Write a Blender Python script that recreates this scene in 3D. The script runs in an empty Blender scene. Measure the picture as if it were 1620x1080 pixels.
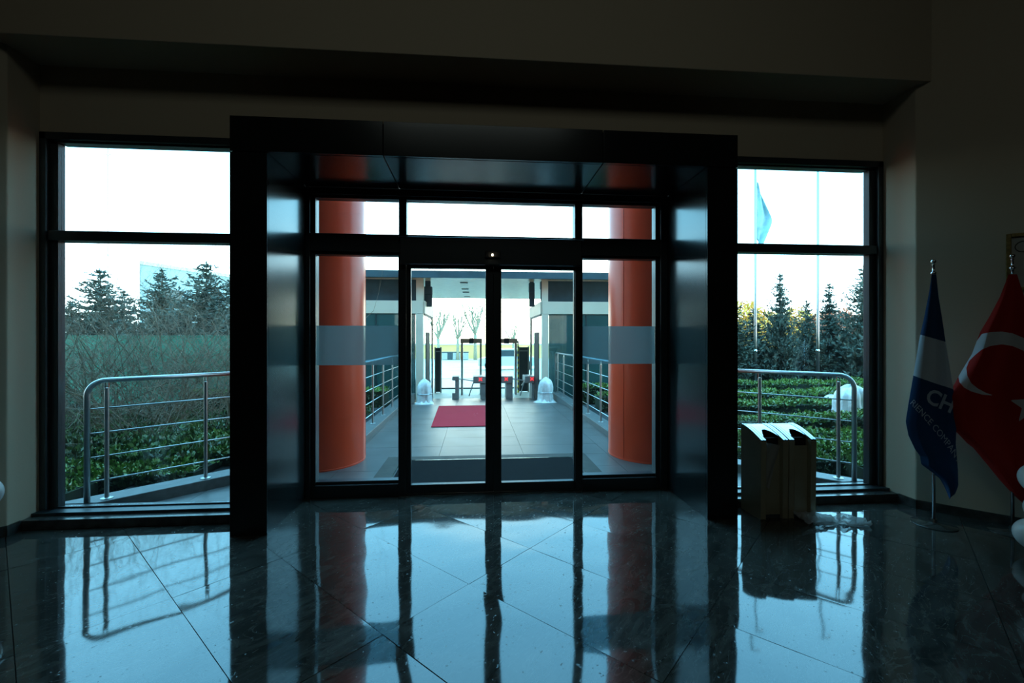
import bpy, bmesh, math, random
from mathutils import Vector, Matrix, noise
R = math.radians
S = bpy.context.scene
COL = S.collection
random.seed(7)
rnd = random.random

# ------------------------------------------------------------------ camera
CAMH = 1.65
YAW = R(4.7)
cam = bpy.data.cameras.new('camera')
cam.sensor_width = 36.0
cam.lens = 36.0 * 700 / 1620
cam.shift_y = -4.0 / 1620
cam.clip_start = 0.05
cam.clip_end = 2000
camo = bpy.data.objects.new('camera', cam)
camo.location = (0, 0, CAMH)
camo.rotation_euler = (R(90), 0, -YAW)
COL.objects.link(camo)
S.camera = camo

def at(px, py, Y):
    """world point on the vertical plane Y=const seen at a photo position"""
    a = (px - 810) / 700.0
    b = (536 - py) / 700.0
    x = math.sin(YAW) + a * math.cos(YAW)
    y = math.cos(YAW) - a * math.sin(YAW)
    t = Y / y
    return Vector((x * t, Y, CAMH + b * t))

# ------------------------------------------------------------------ world / sky
W = bpy.data.worlds.new('sky')
S.world = W
W.use_nodes = True
nt = W.node_tree
nt.nodes.clear()
N = nt.nodes.new
Lk = nt.links.new
out = N('ShaderNodeOutputWorld')
bg = N('ShaderNodeBackground')
geo = N('ShaderNodeTexCoord')
sep = N('ShaderNodeSeparateXYZ')
Lk(geo.outputs['Generated'], sep.inputs[0])
ramp = N('ShaderNodeValToRGB')
ramp.color_ramp.elements[0].position = 0.0
ramp.color_ramp.elements[0].color = (0.85, 0.86, 0.80, 1)
ramp.color_ramp.elements[1].position = 0.55
ramp.color_ramp.elements[1].color = (0.20, 0.56, 0.84, 1)
e = ramp.color_ramp.elements.new(0.22)
e.color = (0.30, 0.68, 0.90, 1)
Lk(sep.outputs['Z'], ramp.inputs[0])
# warm sunset glow around the low hazy sun ahead of the entrance
vn = N('ShaderNodeVectorMath'); vn.operation = 'NORMALIZE'
Lk(geo.outputs['Generated'], vn.inputs[0])
vd = N('ShaderNodeVectorMath'); vd.operation = 'DOT_PRODUCT'
sund = Vector((0.045, 0.99, 0.10)).normalized()
vd.inputs[1].default_value = sund
Lk(vn.outputs[0], vd.inputs[0])
mr = N('ShaderNodeMapRange')
mr.inputs[1].default_value = 0.93
mr.inputs[2].default_value = 1.0
mr.interpolation_type = 'SMOOTHSTEP'
Lk(vd.outputs['Value'], mr.inputs[0])
mx = N('ShaderNodeMixRGB'); mx.blend_type = 'ADD'
mx.inputs[2].default_value = (0.55, 0.36, 0.10, 1)
Lk(mr.outputs[0], mx.inputs[0])
Lk(ramp.outputs[0], mx.inputs[1])
Lk(mx.outputs[0], bg.inputs[0])
bg.inputs[1].default_value = 7.5
Lk(bg.outputs[0], out.inputs[0])

S.view_settings.view_transform = 'Standard'
S.view_settings.look = 'None'
S.view_settings.exposure = 0.0
S.view_settings.gamma = 1.0
S.view_settings.use_curve_mapping = False
S.cycles.max_bounces = 10
S.cycles.transparent_max_bounces = 24
S.cycles.caustics_reflective = False
S.cycles.caustics_refractive = False
S.cycles.sample_clamp_indirect = 6.0

# added dim fill light, high up behind the camera, for the hall's ambient light
def area(name, loc, rot, sx, sy, power, col):
    l = bpy.data.lights.new(name, 'AREA')
    l.shape = 'RECTANGLE'; l.size = sx; l.size_y = sy
    l.energy = power; l.color = col
    o = bpy.data.objects.new(name, l)
    o.location = loc; o.rotation_euler = rot
    COL.objects.link(o)
    return o
area('hall_fill', (0.0, -1.2, 6.8), (R(15), 0, 0), 4, 2, 25, (0.84, 1.0, 0.92))

# ------------------------------------------------------------------ materials
def mat(name, col, rough=0.6, metal=0.0, nz=0.0, nscale=8.0, bump=0.0, bscale=40.0, spec=0.5,
        col2=None, alpha=1.0, emit=None, estr=0.0, trans=0.0, coat=0.0):
    m = bpy.data.materials.new(name)
    m.use_nodes = True
    t = m.node_tree
    p = t.nodes['Principled BSDF']
    p.inputs['Base Color'].default_value = (*col, 1)
    p.inputs['Roughness'].default_value = rough
    p.inputs['Metallic'].default_value = metal
    p.inputs['Specular IOR Level'].default_value = spec
    p.inputs['Alpha'].default_value = alpha
    p.inputs['Coat Weight'].default_value = coat
    tc = t.nodes.new('ShaderNodeTexCoord')
    if nz > 0 or col2:
        n = t.nodes.new('ShaderNodeTexNoise')
        n.inputs['Scale'].default_value = nscale
        n.inputs['Detail'].default_value = 6
        t.links.new(tc.outputs['Object'], n.inputs['Vector'])
        rr = t.nodes.new('ShaderNodeValToRGB')
        c2 = col2 if col2 else tuple(min(1, c * (1 + nz)) for c in col)
        c1 = col if col2 else tuple(c * (1 - nz) for c in col)
        rr.color_ramp.elements[0].position = 0.35
        rr.color_ramp.elements[0].color = (*c1, 1)
        rr.color_ramp.elements[1].position = 0.65
        rr.color_ramp.elements[1].color = (*c2, 1)
        t.links.new(n.outputs['Fac'], rr.inputs[0])
        t.links.new(rr.outputs[0], p.inputs['Base Color'])
    if bump > 0:
        n2 = t.nodes.new('ShaderNodeTexNoise')
        n2.inputs['Scale'].default_value = bscale
        n2.inputs['Detail'].default_value = 4
        t.links.new(tc.outputs['Object'], n2.inputs['Vector'])
        b = t.nodes.new('ShaderNodeBump')
        b.inputs['Strength'].default_value = bump
        b.inputs['Distance'].default_value = 0.01
        t.links.new(n2.outputs['Fac'], b.inputs['Height'])
        t.links.new(b.outputs[0], p.inputs['Normal'])
    if emit:
        p.inputs['Emission Color'].default_value = (*emit, 1)
        p.inputs['Emission Strength'].default_value = estr
    return m

def glass_mat(name, tint, f0=0.035, rough=0.0, haze=0.0, hazecol=(0.5, 0.6, 0.6)):
    m = bpy.data.materials.new(name)
    m.use_nodes = True
    t = m.node_tree
    t.nodes.clear()
    o = t.nodes.new('ShaderNodeOutputMaterial')
    tr = t.nodes.new('ShaderNodeBsdfTransparent')
    tr.inputs[0].default_value = (*tint, 1)
    gl = t.nodes.new('ShaderNodeBsdfGlossy')
    gl.inputs['Roughness'].default_value = rough
    gl.inputs['Color'].default_value = (0.9, 0.97, 1, 1)
    lw = t.nodes.new('ShaderNodeLayerWeight'); lw.inputs['Blend'].default_value = 0.5
    pw = t.nodes.new('ShaderNodeMath'); pw.operation = 'POWER'; pw.inputs[1].default_value = 5
    t.links.new(lw.outputs['Facing'], pw.inputs[0])
    fr = t.nodes.new('ShaderNodeMath'); fr.operation = 'MULTIPLY_ADD'
    fr.inputs[1].default_value = 1 - f0; fr.inputs[2].default_value = f0
    t.links.new(pw.outputs[0], fr.inputs[0])
    mxs = t.nodes.new('ShaderNodeMixShader')
    t.links.new(fr.outputs[0], mxs.inputs[0])
    t.links.new(tr.outputs[0], mxs.inputs[1])
    t.links.new(gl.outputs[0], mxs.inputs[2])
    last = mxs
    if haze > 0:
        df = t.nodes.new('ShaderNodeBsdfTranslucent')
        df.inputs[0].default_value = (*hazecol, 1)
        d2 = t.nodes.new('ShaderNodeBsdfDiffuse')
        d2.inputs[0].default_value = (*hazecol, 1)
        md = t.nodes.new('ShaderNodeMixShader')
        md.inputs[0].default_value = 0.5
        t.links.new(df.outputs[0], md.inputs[1]); t.links.new(d2.outputs[0], md.inputs[2])
        mh = t.nodes.new('ShaderNodeMixShader')
        mh.inputs[0].default_value = haze
        t.links.new(mxs.outputs[0], mh.inputs[1])
        t.links.new(md.outputs[0], mh.inputs[2])
        last = mh
    t.links.new(last.outputs[0], o.inputs[0])
    return m

M = {}
M['wall'] = mat('beige_plaster', (0.50, 0.40, 0.29), 0.9, bump=0.08, bscale=60, spec=0.2)
M['hall'] = mat('dark_hall_wall', (0.10, 0.08, 0.06), 0.9, nz=0.1)
M['alu'] = mat('anthracite_aluminium', (0.020, 0.028, 0.032), 0.38, nz=0.08, nscale=3, spec=0.6)
M['clad'] = mat('black_satin_cladding', (0.012, 0.014, 0.014), 0.19, nz=0.1, nscale=2, spec=0.55, bump=0.01, bscale=3)
M['rubber'] = mat('black_rubber', (0.010, 0.010, 0.010), 0.7)
M['stone'] = mat('dark_skirting_stone', (0.045, 0.045, 0.042), 0.18, nz=0.35, nscale=12)
M['glass'] = glass_mat('clear_glass', (0.88, 0.96, 0.97), haze=0.004)
M['film'] = glass_mat('frosted_film', (0.55, 0.72, 0.78), rough=0.3, haze=0.36, hazecol=(0.42, 0.42, 0.40))
M['gglass'] = mat('teal_office_glass', (0.03, 0.085, 0.08), 0.04, spec=0.9, alpha=0.88, nz=0.15, nscale=1.0)
M['steel'] = mat('brushed_steel', (0.44, 0.44, 0.43), 0.34, metal=1.0, nz=0.05, nscale=30)
M['chrome'] = mat('polished_chrome', (0.8, 0.8, 0.8), 0.08, metal=1.0, nz=0.02)
M['paver'] = mat('grey_porcelain_paver', (0.078, 0.072, 0.068), 0.36, spec=0.42, nz=0.22, nscale=2.2, bump=0.03, bscale=30)
M['kerb'] = mat('pale_granite_kerb', (0.095, 0.092, 0.088), 0.45, nz=0.18, nscale=14)
M['band'] = mat('brown_grey_granite', (0.040, 0.034, 0.026), 0.6, spec=0.2, nz=0.3, nscale=9)
M['bright'] = mat('pale_concrete', (0.78, 0.66, 0.52), 0.6, nz=0.1, nscale=0.6)
M['asphalt'] = mat('wet_teal_asphalt', (0.10, 0.12, 0.12), 0.35, nz=0.2, nscale=1)
M['soil'] = mat('dark_soil', (0.022, 0.020, 0.014), 0.95, nz=0.4, nscale=5, bump=0.4, bscale=20)
M['cream'] = mat('cream_metal_fascia', (0.64, 0.56, 0.43), 0.45, nz=0.05, nscale=2)
M['canopy'] = mat('dark_roof_metal', (0.030, 0.070, 0.085), 0.5, nz=0.2, nscale=3)
M['slat'] = mat('pale_slat_ceiling', (0.95, 0.74, 0.54), 0.28, spec=0.7, nz=0.08, nscale=5)
M['matrib'] = mat('dark_mat_fibre', (0.010, 0.011, 0.012), 0.95, nz=0.2, nscale=40, spec=0.08)
M['dark'] = mat('dark_painted_metal', (0.030, 0.045, 0.050), 0.6, nz=0.15, nscale=4)
M['grey'] = mat('mid_grey_metal', (0.36, 0.34, 0.31), 0.4, nz=0.1, nscale=6)
M['wrap'] = mat('white_plastic_wrap', (0.75, 0.72, 0.68), 0.35, nz=0.12, nscale=14, bump=0.4, bscale=25)
M['twig'] = mat('grey_brown_twigs', (0.11, 0.075, 0.045), 0.8, nz=0.35, nscale=2)
M['twig2'] = mat('pale_twigs', (0.21, 0.15, 0.095), 0.8, nz=0.3, nscale=2)
M['palebark'] = mat('pale_bark', (0.34, 0.27, 0.18), 0.9, nz=0.2)
M['bark'] = mat('bark', (0.06, 0.045, 0.03), 0.9, nz=0.3)
M['con'] = mat('blue_green_conifer', (0.075, 0.100, 0.075), 0.7, nz=0.45, nscale=1.2)
M['con2'] = mat('dark_green_conifer', (0.060, 0.085, 0.060), 0.7, nz=0.45, nscale=1.2)
M['leaf'] = mat('hedge_green', (0.115, 0.195, 0.030), 0.42, nz=0.6, nscale=9)
M['leafl'] = mat('dark_glossy_leaves', (0.050, 0.095, 0.018), 0.4, nz=0.75, nscale=2.2)
M['leafs'] = mat('shaded_hedge_green', (0.030, 0.055, 0.012), 0.5, nz=0.5, nscale=9)  # darker copy of the hedge green: shade of the hedge sides put into the colour
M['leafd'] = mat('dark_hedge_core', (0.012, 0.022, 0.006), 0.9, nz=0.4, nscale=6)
M['yel'] = mat('yellow_autumn_leaves', (0.80, 0.42, 0.06), 0.7, nz=0.3, nscale=2)
M['rust'] = mat('rust_autumn_leaves', (0.62, 0.20, 0.10), 0.7, nz=0.3, nscale=2)
M['tealmesh'] = mat('green_windbreak_mesh', (0.03, 0.21, 0.13), 0.7, nz=0.15, nscale=3)
M['palebuild'] = mat('pale_blue_cladding', (0.40, 0.44, 0.42), 0.6, nz=0.05, nscale=0.3)
M['yellow'] = mat('yellow_render', (0.95, 0.55, 0.20), 0.8, nz=0.1, nscale=0.5)
M['whitecar'] = mat('white_car_paint', (0.6, 0.6, 0.6), 0.25, nz=0.03)
M['binm'] = mat('beige_bin_panel', (0.33, 0.30, 0.20), 0.35, nz=0.06, nscale=5)
M['binsteel'] = mat('bin_top_steel', (0.62, 0.66, 0.68), 0.16, metal=1.0, nz=0.04)
M['bag'] = glass_mat('crumpled_clear_film', (0.62, 0.66, 0.68), rough=0.12, haze=0.6, hazecol=(0.75, 0.75, 0.72))
M['balloon'] = mat('white_balloon', (0.80, 0.78, 0.74), 0.25, nz=0.02)
M['gold'] = mat('gilt_frame', (0.30, 0.20, 0.07), 0.35, metal=0.7, nz=0.25, nscale=30)
M['paper'] = mat('off_white_paper', (0.42, 0.42, 0.38), 0.8, nz=0.03)
M['ink'] = mat('dark_ink', (0.03, 0.03, 0.03), 0.8)
M['redx'] = mat('red_signal', (0.8, 0.03, 0.03), 0.5, emit=(1.0, 0.05, 0.06), estr=1.6)
M['led'] = mat('sensor_light', (1, 0.9, 0.7), 0.5, emit=(1.0, 0.85, 0.6), estr=9.0)
M['yb'] = mat('yellow_stripe', (0.75, 0.52, 0.04), 0.5)
M['txt'] = mat('flag_lettering', (0.42, 0.50, 0.58), 0.8)

# red lacquered column: vertical panel look
M['red'] = mat('orange_red_lacquer', (0.85, 0.065, 0.016), 0.30, nz=0.06, nscale=1.5, spec=0.32)
M['carpet'] = mat('crimson_carpet', (0.40, 0.022, 0.035), 0.95, nz=0.18, nscale=60, bump=0.4, bscale=200, spec=0.1)

def mat_floor():
    m = mat('dark_polished_marble', (0.03, 0.03, 0.03), 0.045, spec=0.62)
    t = m.node_tree
    p = t.nodes['Principled BSDF']
    tc = t.nodes.new('ShaderNodeTexCoord')
    oi = t.nodes.new('ShaderNodeObjectInfo')
    ad = t.nodes.new('ShaderNodeVectorMath'); ad.operation = 'ADD'
    ml = t.nodes.new('ShaderNodeVectorMath'); ml.operation = 'SCALE'
    cmb = t.nodes.new('ShaderNodeCombineXYZ')
    for k in range(3):
        t.links.new(oi.outputs['Random'], cmb.inputs[k])
    t.links.new(cmb.outputs[0], ml.inputs[0]); ml.inputs['Scale'].default_value = 40
    t.links.new(tc.outputs['Object'], ad.inputs[0]); t.links.new(ml.outputs[0], ad.inputs[1])
    # soft cloudy veining, stretched along the tile
    mp = t.nodes.new('ShaderNodeMapping'); mp.inputs['Scale'].default_value = (1.3, 3.6, 1)
    mp.inputs['Rotation'].default_value = (0, 0, 0.5)
    t.links.new(ad.outputs[0], mp.inputs[0])
    n = t.nodes.new('ShaderNodeTexNoise'); n.inputs['Scale'].default_value = 2.4
    n.inputs['Detail'].default_value = 10; n.inputs['Distortion'].default_value = 1.6
    n.inputs['Roughness'].default_value = 0.62
    t.links.new(mp.outputs[0], n.inputs['Vector'])
    r = t.nodes.new('ShaderNodeValToRGB')
    r.color_ramp.elements[0].position = 0.38; r.color_ramp.elements[0].color = (0.024, 0.023, 0.020, 1)
    r.color_ramp.elements[1].position = 0.75; r.color_ramp.elements[1].color = (0.080, 0.074, 0.063, 1)
    t.links.new(n.outputs['Fac'], r.inputs[0])
    # thin pale veins
    n2 = t.nodes.new('ShaderNodeTexNoise'); n2.inputs['Scale'].default_value = 1.7
    n2.inputs['Detail'].default_value = 6; n2.inputs['Distortion'].default_value = 2.4
    t.links.new(mp.outputs[0], n2.inputs['Vector'])
    sb = t.nodes.new('ShaderNodeMath'); sb.operation = 'SUBTRACT'; sb.inputs[1].default_value = 0.5
    ab = t.nodes.new('ShaderNodeMath'); ab.operation = 'ABSOLUTE'
    lt = t.nodes.new('ShaderNodeMapRange'); lt.inputs[1].default_value = 0.0; lt.inputs[2].default_value = 0.012
    lt.inputs[3].default_value = 0.55; lt.inputs[4].default_value = 0.0
    t.links.new(n2.outputs['Fac'], sb.inputs[0]); t.links.new(sb.outputs[0], ab.inputs[0]); t.links.new(ab.outputs[0], lt.inputs[0])
    mxx = t.nodes.new('ShaderNodeMixRGB'); mxx.inputs[2].default_value = (0.12, 0.115, 0.10, 1)
    t.links.new(lt.outputs[0], mxx.inputs[0]); t.links.new(r.outputs[0], mxx.inputs[1])
    t.links.new(mxx.outputs[0], p.inputs['Base Color'])
    # scattered dried droplets: rougher spots
    v = t.nodes.new('ShaderNodeTexNoise'); v.inputs['Scale'].default_value = 46; v.inputs['Detail'].default_value = 2
    t.links.new(ad.outputs[0], v.inputs['Vector'])
    v2 = t.nodes.new('ShaderNodeMapRange'); v2.inputs[1].default_value = 0.66; v2.inputs[2].default_value = 0.74
    v2.inputs[3].default_value = 0.05; v2.inputs[4].default_value = 0.35
    t.links.new(v.outputs['Fac'], v2.inputs[0])
    t.links.new(v2.outputs[0], p.inputs['Roughness'])
    bm_ = t.nodes.new('ShaderNodeBump'); bm_.inputs['Strength'].default_value = 0.012; bm_.inputs['Distance'].default_value = 0.002
    n3 = t.nodes.new('ShaderNodeTexNoise'); n3.inputs['Scale'].default_value = 30; n3.inputs['Detail'].default_value = 5
    t.links.new(mp.outputs[0], n3.inputs['Vector']); t.links.new(n3.outputs['Fac'], bm_.inputs['Height'])
    t.links.new(bm_.outputs[0], p.inputs['Normal'])
    return m
M['floor'] = mat_floor()

# ------------------------------------------------------------------ mesh helpers
class MB:
    def __init__(s):
        s.v = []; s.f = []; s.m = []
    def add(s, vs, fs, mi=0):
        o = len(s.v)
        s.v += [tuple(x) for x in vs]
        s.f += [tuple(i + o for i in f) for f in fs]
        s.m += [mi] * len(fs)
        return s
    def box(s, x0, x1, y0, y1, z0, z1, mi=0, xf=None):
        vs = [(x, y, z) for z in (z0, z1) for y in (y0, y1) for x in (x0, x1)]
        if xf: vs = [xf @ Vector(v) for v in vs]
        return s.add(vs, [(0, 2, 3, 1), (4, 5, 7, 6), (0, 1, 5, 4), (2, 6, 7, 3), (0, 4, 6, 2), (1, 3, 7, 5)], mi)
    def prism(s, poly, z0, z1, mi=0):
        n = len(poly)
        a = sum(poly[i][0] * poly[(i + 1) % n][1] - poly[(i + 1) % n][0] * poly[i][1] for i in range(n))
        if a < 0: poly = poly[::-1]
        if not callable(z1): zt = lambda x, y, z1=z1: z1
        else: zt = z1
        vs = [(x, y, z0) for x, y in poly] + [(x, y, zt(x, y)) for x, y in poly]
        fs = [tuple(range(n))[::-1], tuple(range(n, 2 * n))] + [(i, (i + 1) % n, n + (i + 1) % n, n + i) for i in range(n)]
        return s.add(vs, fs, mi)
    def tube(s, path, r, seg=10, mi=0, cap=True):
        path = [Vector(p) for p in path]
        rs = r if isinstance(r, (list, tuple)) else [r] * len(path)
        rings = []
        up = None
        for i, p in enumerate(path):
            d = (path[min(i + 1, len(path) - 1)] - path[max(i - 1, 0)]).normalized()
            if up is None:
                up = Vector((0, 0, 1)) if abs(d.z) < 0.9 else Vector((1, 0, 0))
            sx = d.cross(up)
            if sx.length < 1e-4: sx = d.cross(Vector((0, 1, 0)))
            sx.normalize(); uy = sx.cross(d).normalized(); up = uy
            rings.append([p + rs[i] * (math.cos(2 * math.pi * k / seg) * sx + math.sin(2 * math.pi * k / seg) * uy) for k in range(seg)])
        vs = [v for rg in rings for v in rg]
        fs = []
        for i in range(len(path) - 1):
            for k in range(seg):
                a, b = i * seg + k, i * seg + (k + 1) % seg
                fs.append((a, b, b + seg, a + seg))
        if cap:
            fs.append(tuple(range(seg))[::-1]); fs.append(tuple(range(len(vs) - seg, len(vs))))
        return s.add(vs, fs, mi)
    def lathe(s, prof, cx, cy, seg=32, mi=0):
        vs = []
        for r, z in prof:
            vs += [(cx + r * math.cos(2 * math.pi * k / seg), cy + r * math.sin(2 * math.pi * k / seg), z) for k in range(seg)]
        fs = []
        for i in range(len(prof) - 1):
            for k in range(seg):
                a, b = i * seg + k, i * seg + (k + 1) % seg
                fs.append((a, b, b + seg, a + seg))
        fs.append(tuple(range(seg))[::-1]); fs.append(tuple(range(len(vs) - seg, len(vs))))
        return s.add(vs, fs, mi)
    def mesh(s, name, mats, smooth=False):
        me = bpy.data.meshes.new(name)
        me.from_pydata(s.v, [], s.f)
        for m in (mats if isinstance(mats, (list, tuple)) else [mats]): me.materials.append(m)
        if any(s.m): me.polygons.foreach_set('material_index', s.m)
        if smooth: me.polygons.foreach_set('use_smooth', [True] * len(me.polygons))
        me.update()
        return me
    def build(s, name, mats, parent=None, smooth=False, bevel=0.0, auto=False):
        me = s.mesh(name, mats, smooth)
        o = bpy.data.objects.new(name, me)
        COL.objects.link(o)
        if parent: attach(o, parent)
        if bevel:
            b = o.modifiers.new('bevel', 'BEVEL'); b.width = bevel; b.segments = 2; b.limit_method = 'ANGLE'
        if auto:
            me.polygons.foreach_set('use_smooth', [True] * len(me.polygons))
            try: me.set_sharp_from_angle(angle=R(40))
            except Exception: pass
        return o

def world_mat(o):
    m = o.matrix_basis.copy()
    return world_mat(o.parent) @ m if o.parent else m
def attach(o, parent):
    o.parent = parent
    o.matrix_parent_inverse = world_mat(parent).inverted() if parent.parent is None else (world_mat(parent)).inverted()

def thing(name, loc, label=None, cat=None, group=None, kind=None, rz=0.0):
    o = bpy.data.objects.new(name, None)
    o.empty_display_size = 0.1
    o.location = loc; o.rotation_euler = (0, 0, rz)
    COL.objects.link(o)
    return tag(o, label, cat, group, kind)
def tag(o, label=None, cat=None, group=None, kind=None):
    if label: o['label'] = label
    if cat: o['category'] = cat
    if group: o['group'] = group
    if kind: o['kind'] = kind
    return o
def copy_tree(o, loc, rz=None, sc=None, label=None, parent=None):
    c = o.copy(); COL.objects.link(c)
    if parent is not None: c.parent = parent
    if loc is not None: c.location = loc
    if rz is not None: c.rotation_euler.z = rz
    if sc is not None: c.scale = sc
    if label: c['label'] = label
    for ch in o.children: copy_tree(ch, None, parent=c)
    return c
def pobj(name, me, parent=None, loc=(0, 0, 0), rz=0, sc=None):
    """object sharing mesh data, placed in its parent's own coordinates"""
    o = bpy.data.objects.new(name, me); COL.objects.link(o)
    if parent: o.parent = parent
    o.location = loc; o.rotation_euler = (0, 0, rz)
    if sc: o.scale = sc
    return o

def clip(poly, a, b, c):
    """keep the side a*x+b*y<=c"""
    r = []
    for i in range(len(poly)):
        p, q = poly[i], poly[(i + 1) % len(poly)]
        dp, dq = a * p[0] + b * p[1] - c, a * q[0] + b * q[1] - c
        if dp <= 0: r.append(p)
        if (dp < 0 < dq) or (dq < 0 < dp):
            t = dp / (dp - dq)
            r.append((p[0] + t * (q[0] - p[0]), p[1] + t * (q[1] - p[1])))
    return r

# ================================================================== ROOM SHELL
XL, XR = -3.92, 4.28          # window recess sides
YL, YR = 4.05, 3.98           # front corners of the recess
YW = 4.33                     # face of the window wall inside the recess
ZS = 4.12                     # soffit
JX0, JX1 = -2.05, 2.40        # portal outer
IX0, IX1 = -1.75, 2.11        # portal inner
YP, YD = 3.88, 4.72           # portal front, door screen front

b = MB()
b.box(-4.9, 5.2, 3.90, 4.44, ZS, 7.0)
b.box(XL - .05, XR + .05, YW, 4.44, 3.52, ZS + .02)
tag(b.build('wall_front', M['wall'], bevel=0.006), 'plain beige wall above the windows with a deep soffit', kind='structure')
b = MB().prism([(XL, YL), (XL, 4.44), (-9.4, 4.44), (-9.4, YL - (XL + 9.4))], 0, 7)
tag(b.build('wall_left', M['wall'], bevel=0.008), 'angled beige wall left of the left window', kind='structure')
b = MB().prism([(XR, YR), (XR, 4.44), (9.4, 4.44), (9.4, YR - (9.4 - XR))], 0, 7)
tag(b.build('wall_right', M['wall'], bevel=0.008), 'angled beige wall right of the right window, behind the flags', kind='structure')
b = MB()
b.box(-9.6, -9.3, -14, 0, 0, 7); b.box(9.3, 9.6, -14, 0, 0, 7)
tag(b.build('wall_side', M['hall']), kind='structure')
tag(MB().box(-9.6, 9.6, -14.2, -14, 0, 7).build('wall_rear', M['hall']), kind='structure')
tag(MB().box(-9.6, 9.6, -14.2, 4.44, 7, 7.2).build('ceiling', M['hall']), kind='structure')

# skirting
def strip(p, q, z0, z1, th, off=0.0):
    p, q = Vector(p), Vector(q)
    d = (q - p).normalized(); n = Vector((-d.y, d.x))
    a, c = p + n * off, q + n * off
    return [tuple(a), tuple(c), tuple(c + n * th), tuple(a + n * th)]
b = MB()
b.prism(strip((-9.0, YL - (XL + 9.0)), (XL, YL), 0, 0, -0.016), 0, 0.085)
b.prism([(XL, YL), (XL, 4.15), (XL + .016, 4.15), (XL + .016, YL - .016)], 0, 0.085)
tag(b.build('baseboard_left', M['stone']), kind='structure')
b = MB()
b.prism(strip((XR, YR), (9.0, YR - (9.0 - XR)), 0, 0, -0.016), 0, 0.085)
b.prism([(XR, YR), (XR, 4.15), (XR - .016, 4.15), (XR - .016, YR - .016)], 0, 0.085)
tag(b.build('baseboard_right', M['stone']), kind='structure')

# ---- floor: diagonal polished tiles 0.668 x 1.33
floor = MB().box(-9.6, 9.6, -14.2, 4.78, -0.30, -0.0125)
floor = tag(floor.build('floor', M['rubber']), 'dark polished marble floor laid on the diagonal', kind='structure')
TW, TL = 0.668, 1.3294
c45 = math.sqrt(0.5)
def tile_h(x, y, seed):
    """gentle lippage and pillowing of a polished slab, metres"""
    ex = min(x, TW - x) / TW; ey = min(y, TL - y)
    h = 0.00150 * noise.noise(Vector((x * 3.8, y * 3.8, seed * 7.1)))
    h += 0.00007 * noise.noise(Vector((x * 13, y * 13, seed * 3.3)))
    d = min(x, TW - x, ey)
    h -= 0.00055 * math.exp(-(d / 0.075))
    return h
def tile_mesh(seed, tf=None, clips=None):
    bm = bmesh.new()
    nx, ny = 20, 40
    g = 0.0020
    vs = [[None] * (ny + 1) for _ in range(nx + 1)]
    def warp(k, n):  # denser near the edges
        t = k / n
        return t - math.sin(2 * math.pi * t) / (2 * math.pi) * 0.75
    for i in range(nx + 1):
        for j in range(ny + 1):
            x = g + (TW - 2 * g) * warp(i, nx); y = g + (TL - 2 * g) * warp(j, ny)
            vs[i][j] = bm.verts.new((x, y, tile_h(x, y, seed)))
    for i in range(nx):
        for j in range(ny):
            f = bm.faces.new((vs[i][j], vs[i + 1][j], vs[i + 1][j + 1], vs[i][j + 1])); f.smooth = True
    if clips:
        ok = False
        bmo = None
        parts = []
        for cl in clips:
            b2 = bm.copy()
            for (co, no) in cl:
                bmesh.ops.bisect_plane(b2, geom=b2.verts[:] + b2.edges[:] + b2.faces[:], plane_co=co, plane_no=no, clear_outer=True)
            if b2.faces: parts.append(b2)
        bm.free()
        bm = bmesh.new()
        for p_ in parts:
            me_ = bpy.data.meshes.new('tmp'); p_.to_mesh(me_); bm.from_mesh(me_); bpy.data.meshes.remove(me_); p_.free()
        bmesh.ops.remove_doubles(bm, verts=bm.verts[:], dist=0.0002)
    if not bm.faces:
        bm.free(); return None
    # skirt
    edges = [e_ for e_ in bm.edges if e_.is_boundary]
    r_ = bmesh.ops.extrude_edge_only(bm, edges=edges)
    for v in [g_ for g_ in r_['geom'] if isinstance(g_, bmesh.types.BMVert)]:
        v.co.z = -0.011
    for f in [g_ for g_ in r_['geom'] if isinstance(g_, bmesh.types.BMFace)]:
        f.smooth = False
    for e_ in edges: e_.smooth = False
    me = bpy.data.meshes.new('tile'); bm.to_mesh(me); bm.free()
    me.materials.append(M['floor'])
    return me
tiles = [tile_mesh(k) for k in range(7)]
U0, V0 = 1.06 * c45, -3.04 * c45
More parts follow.
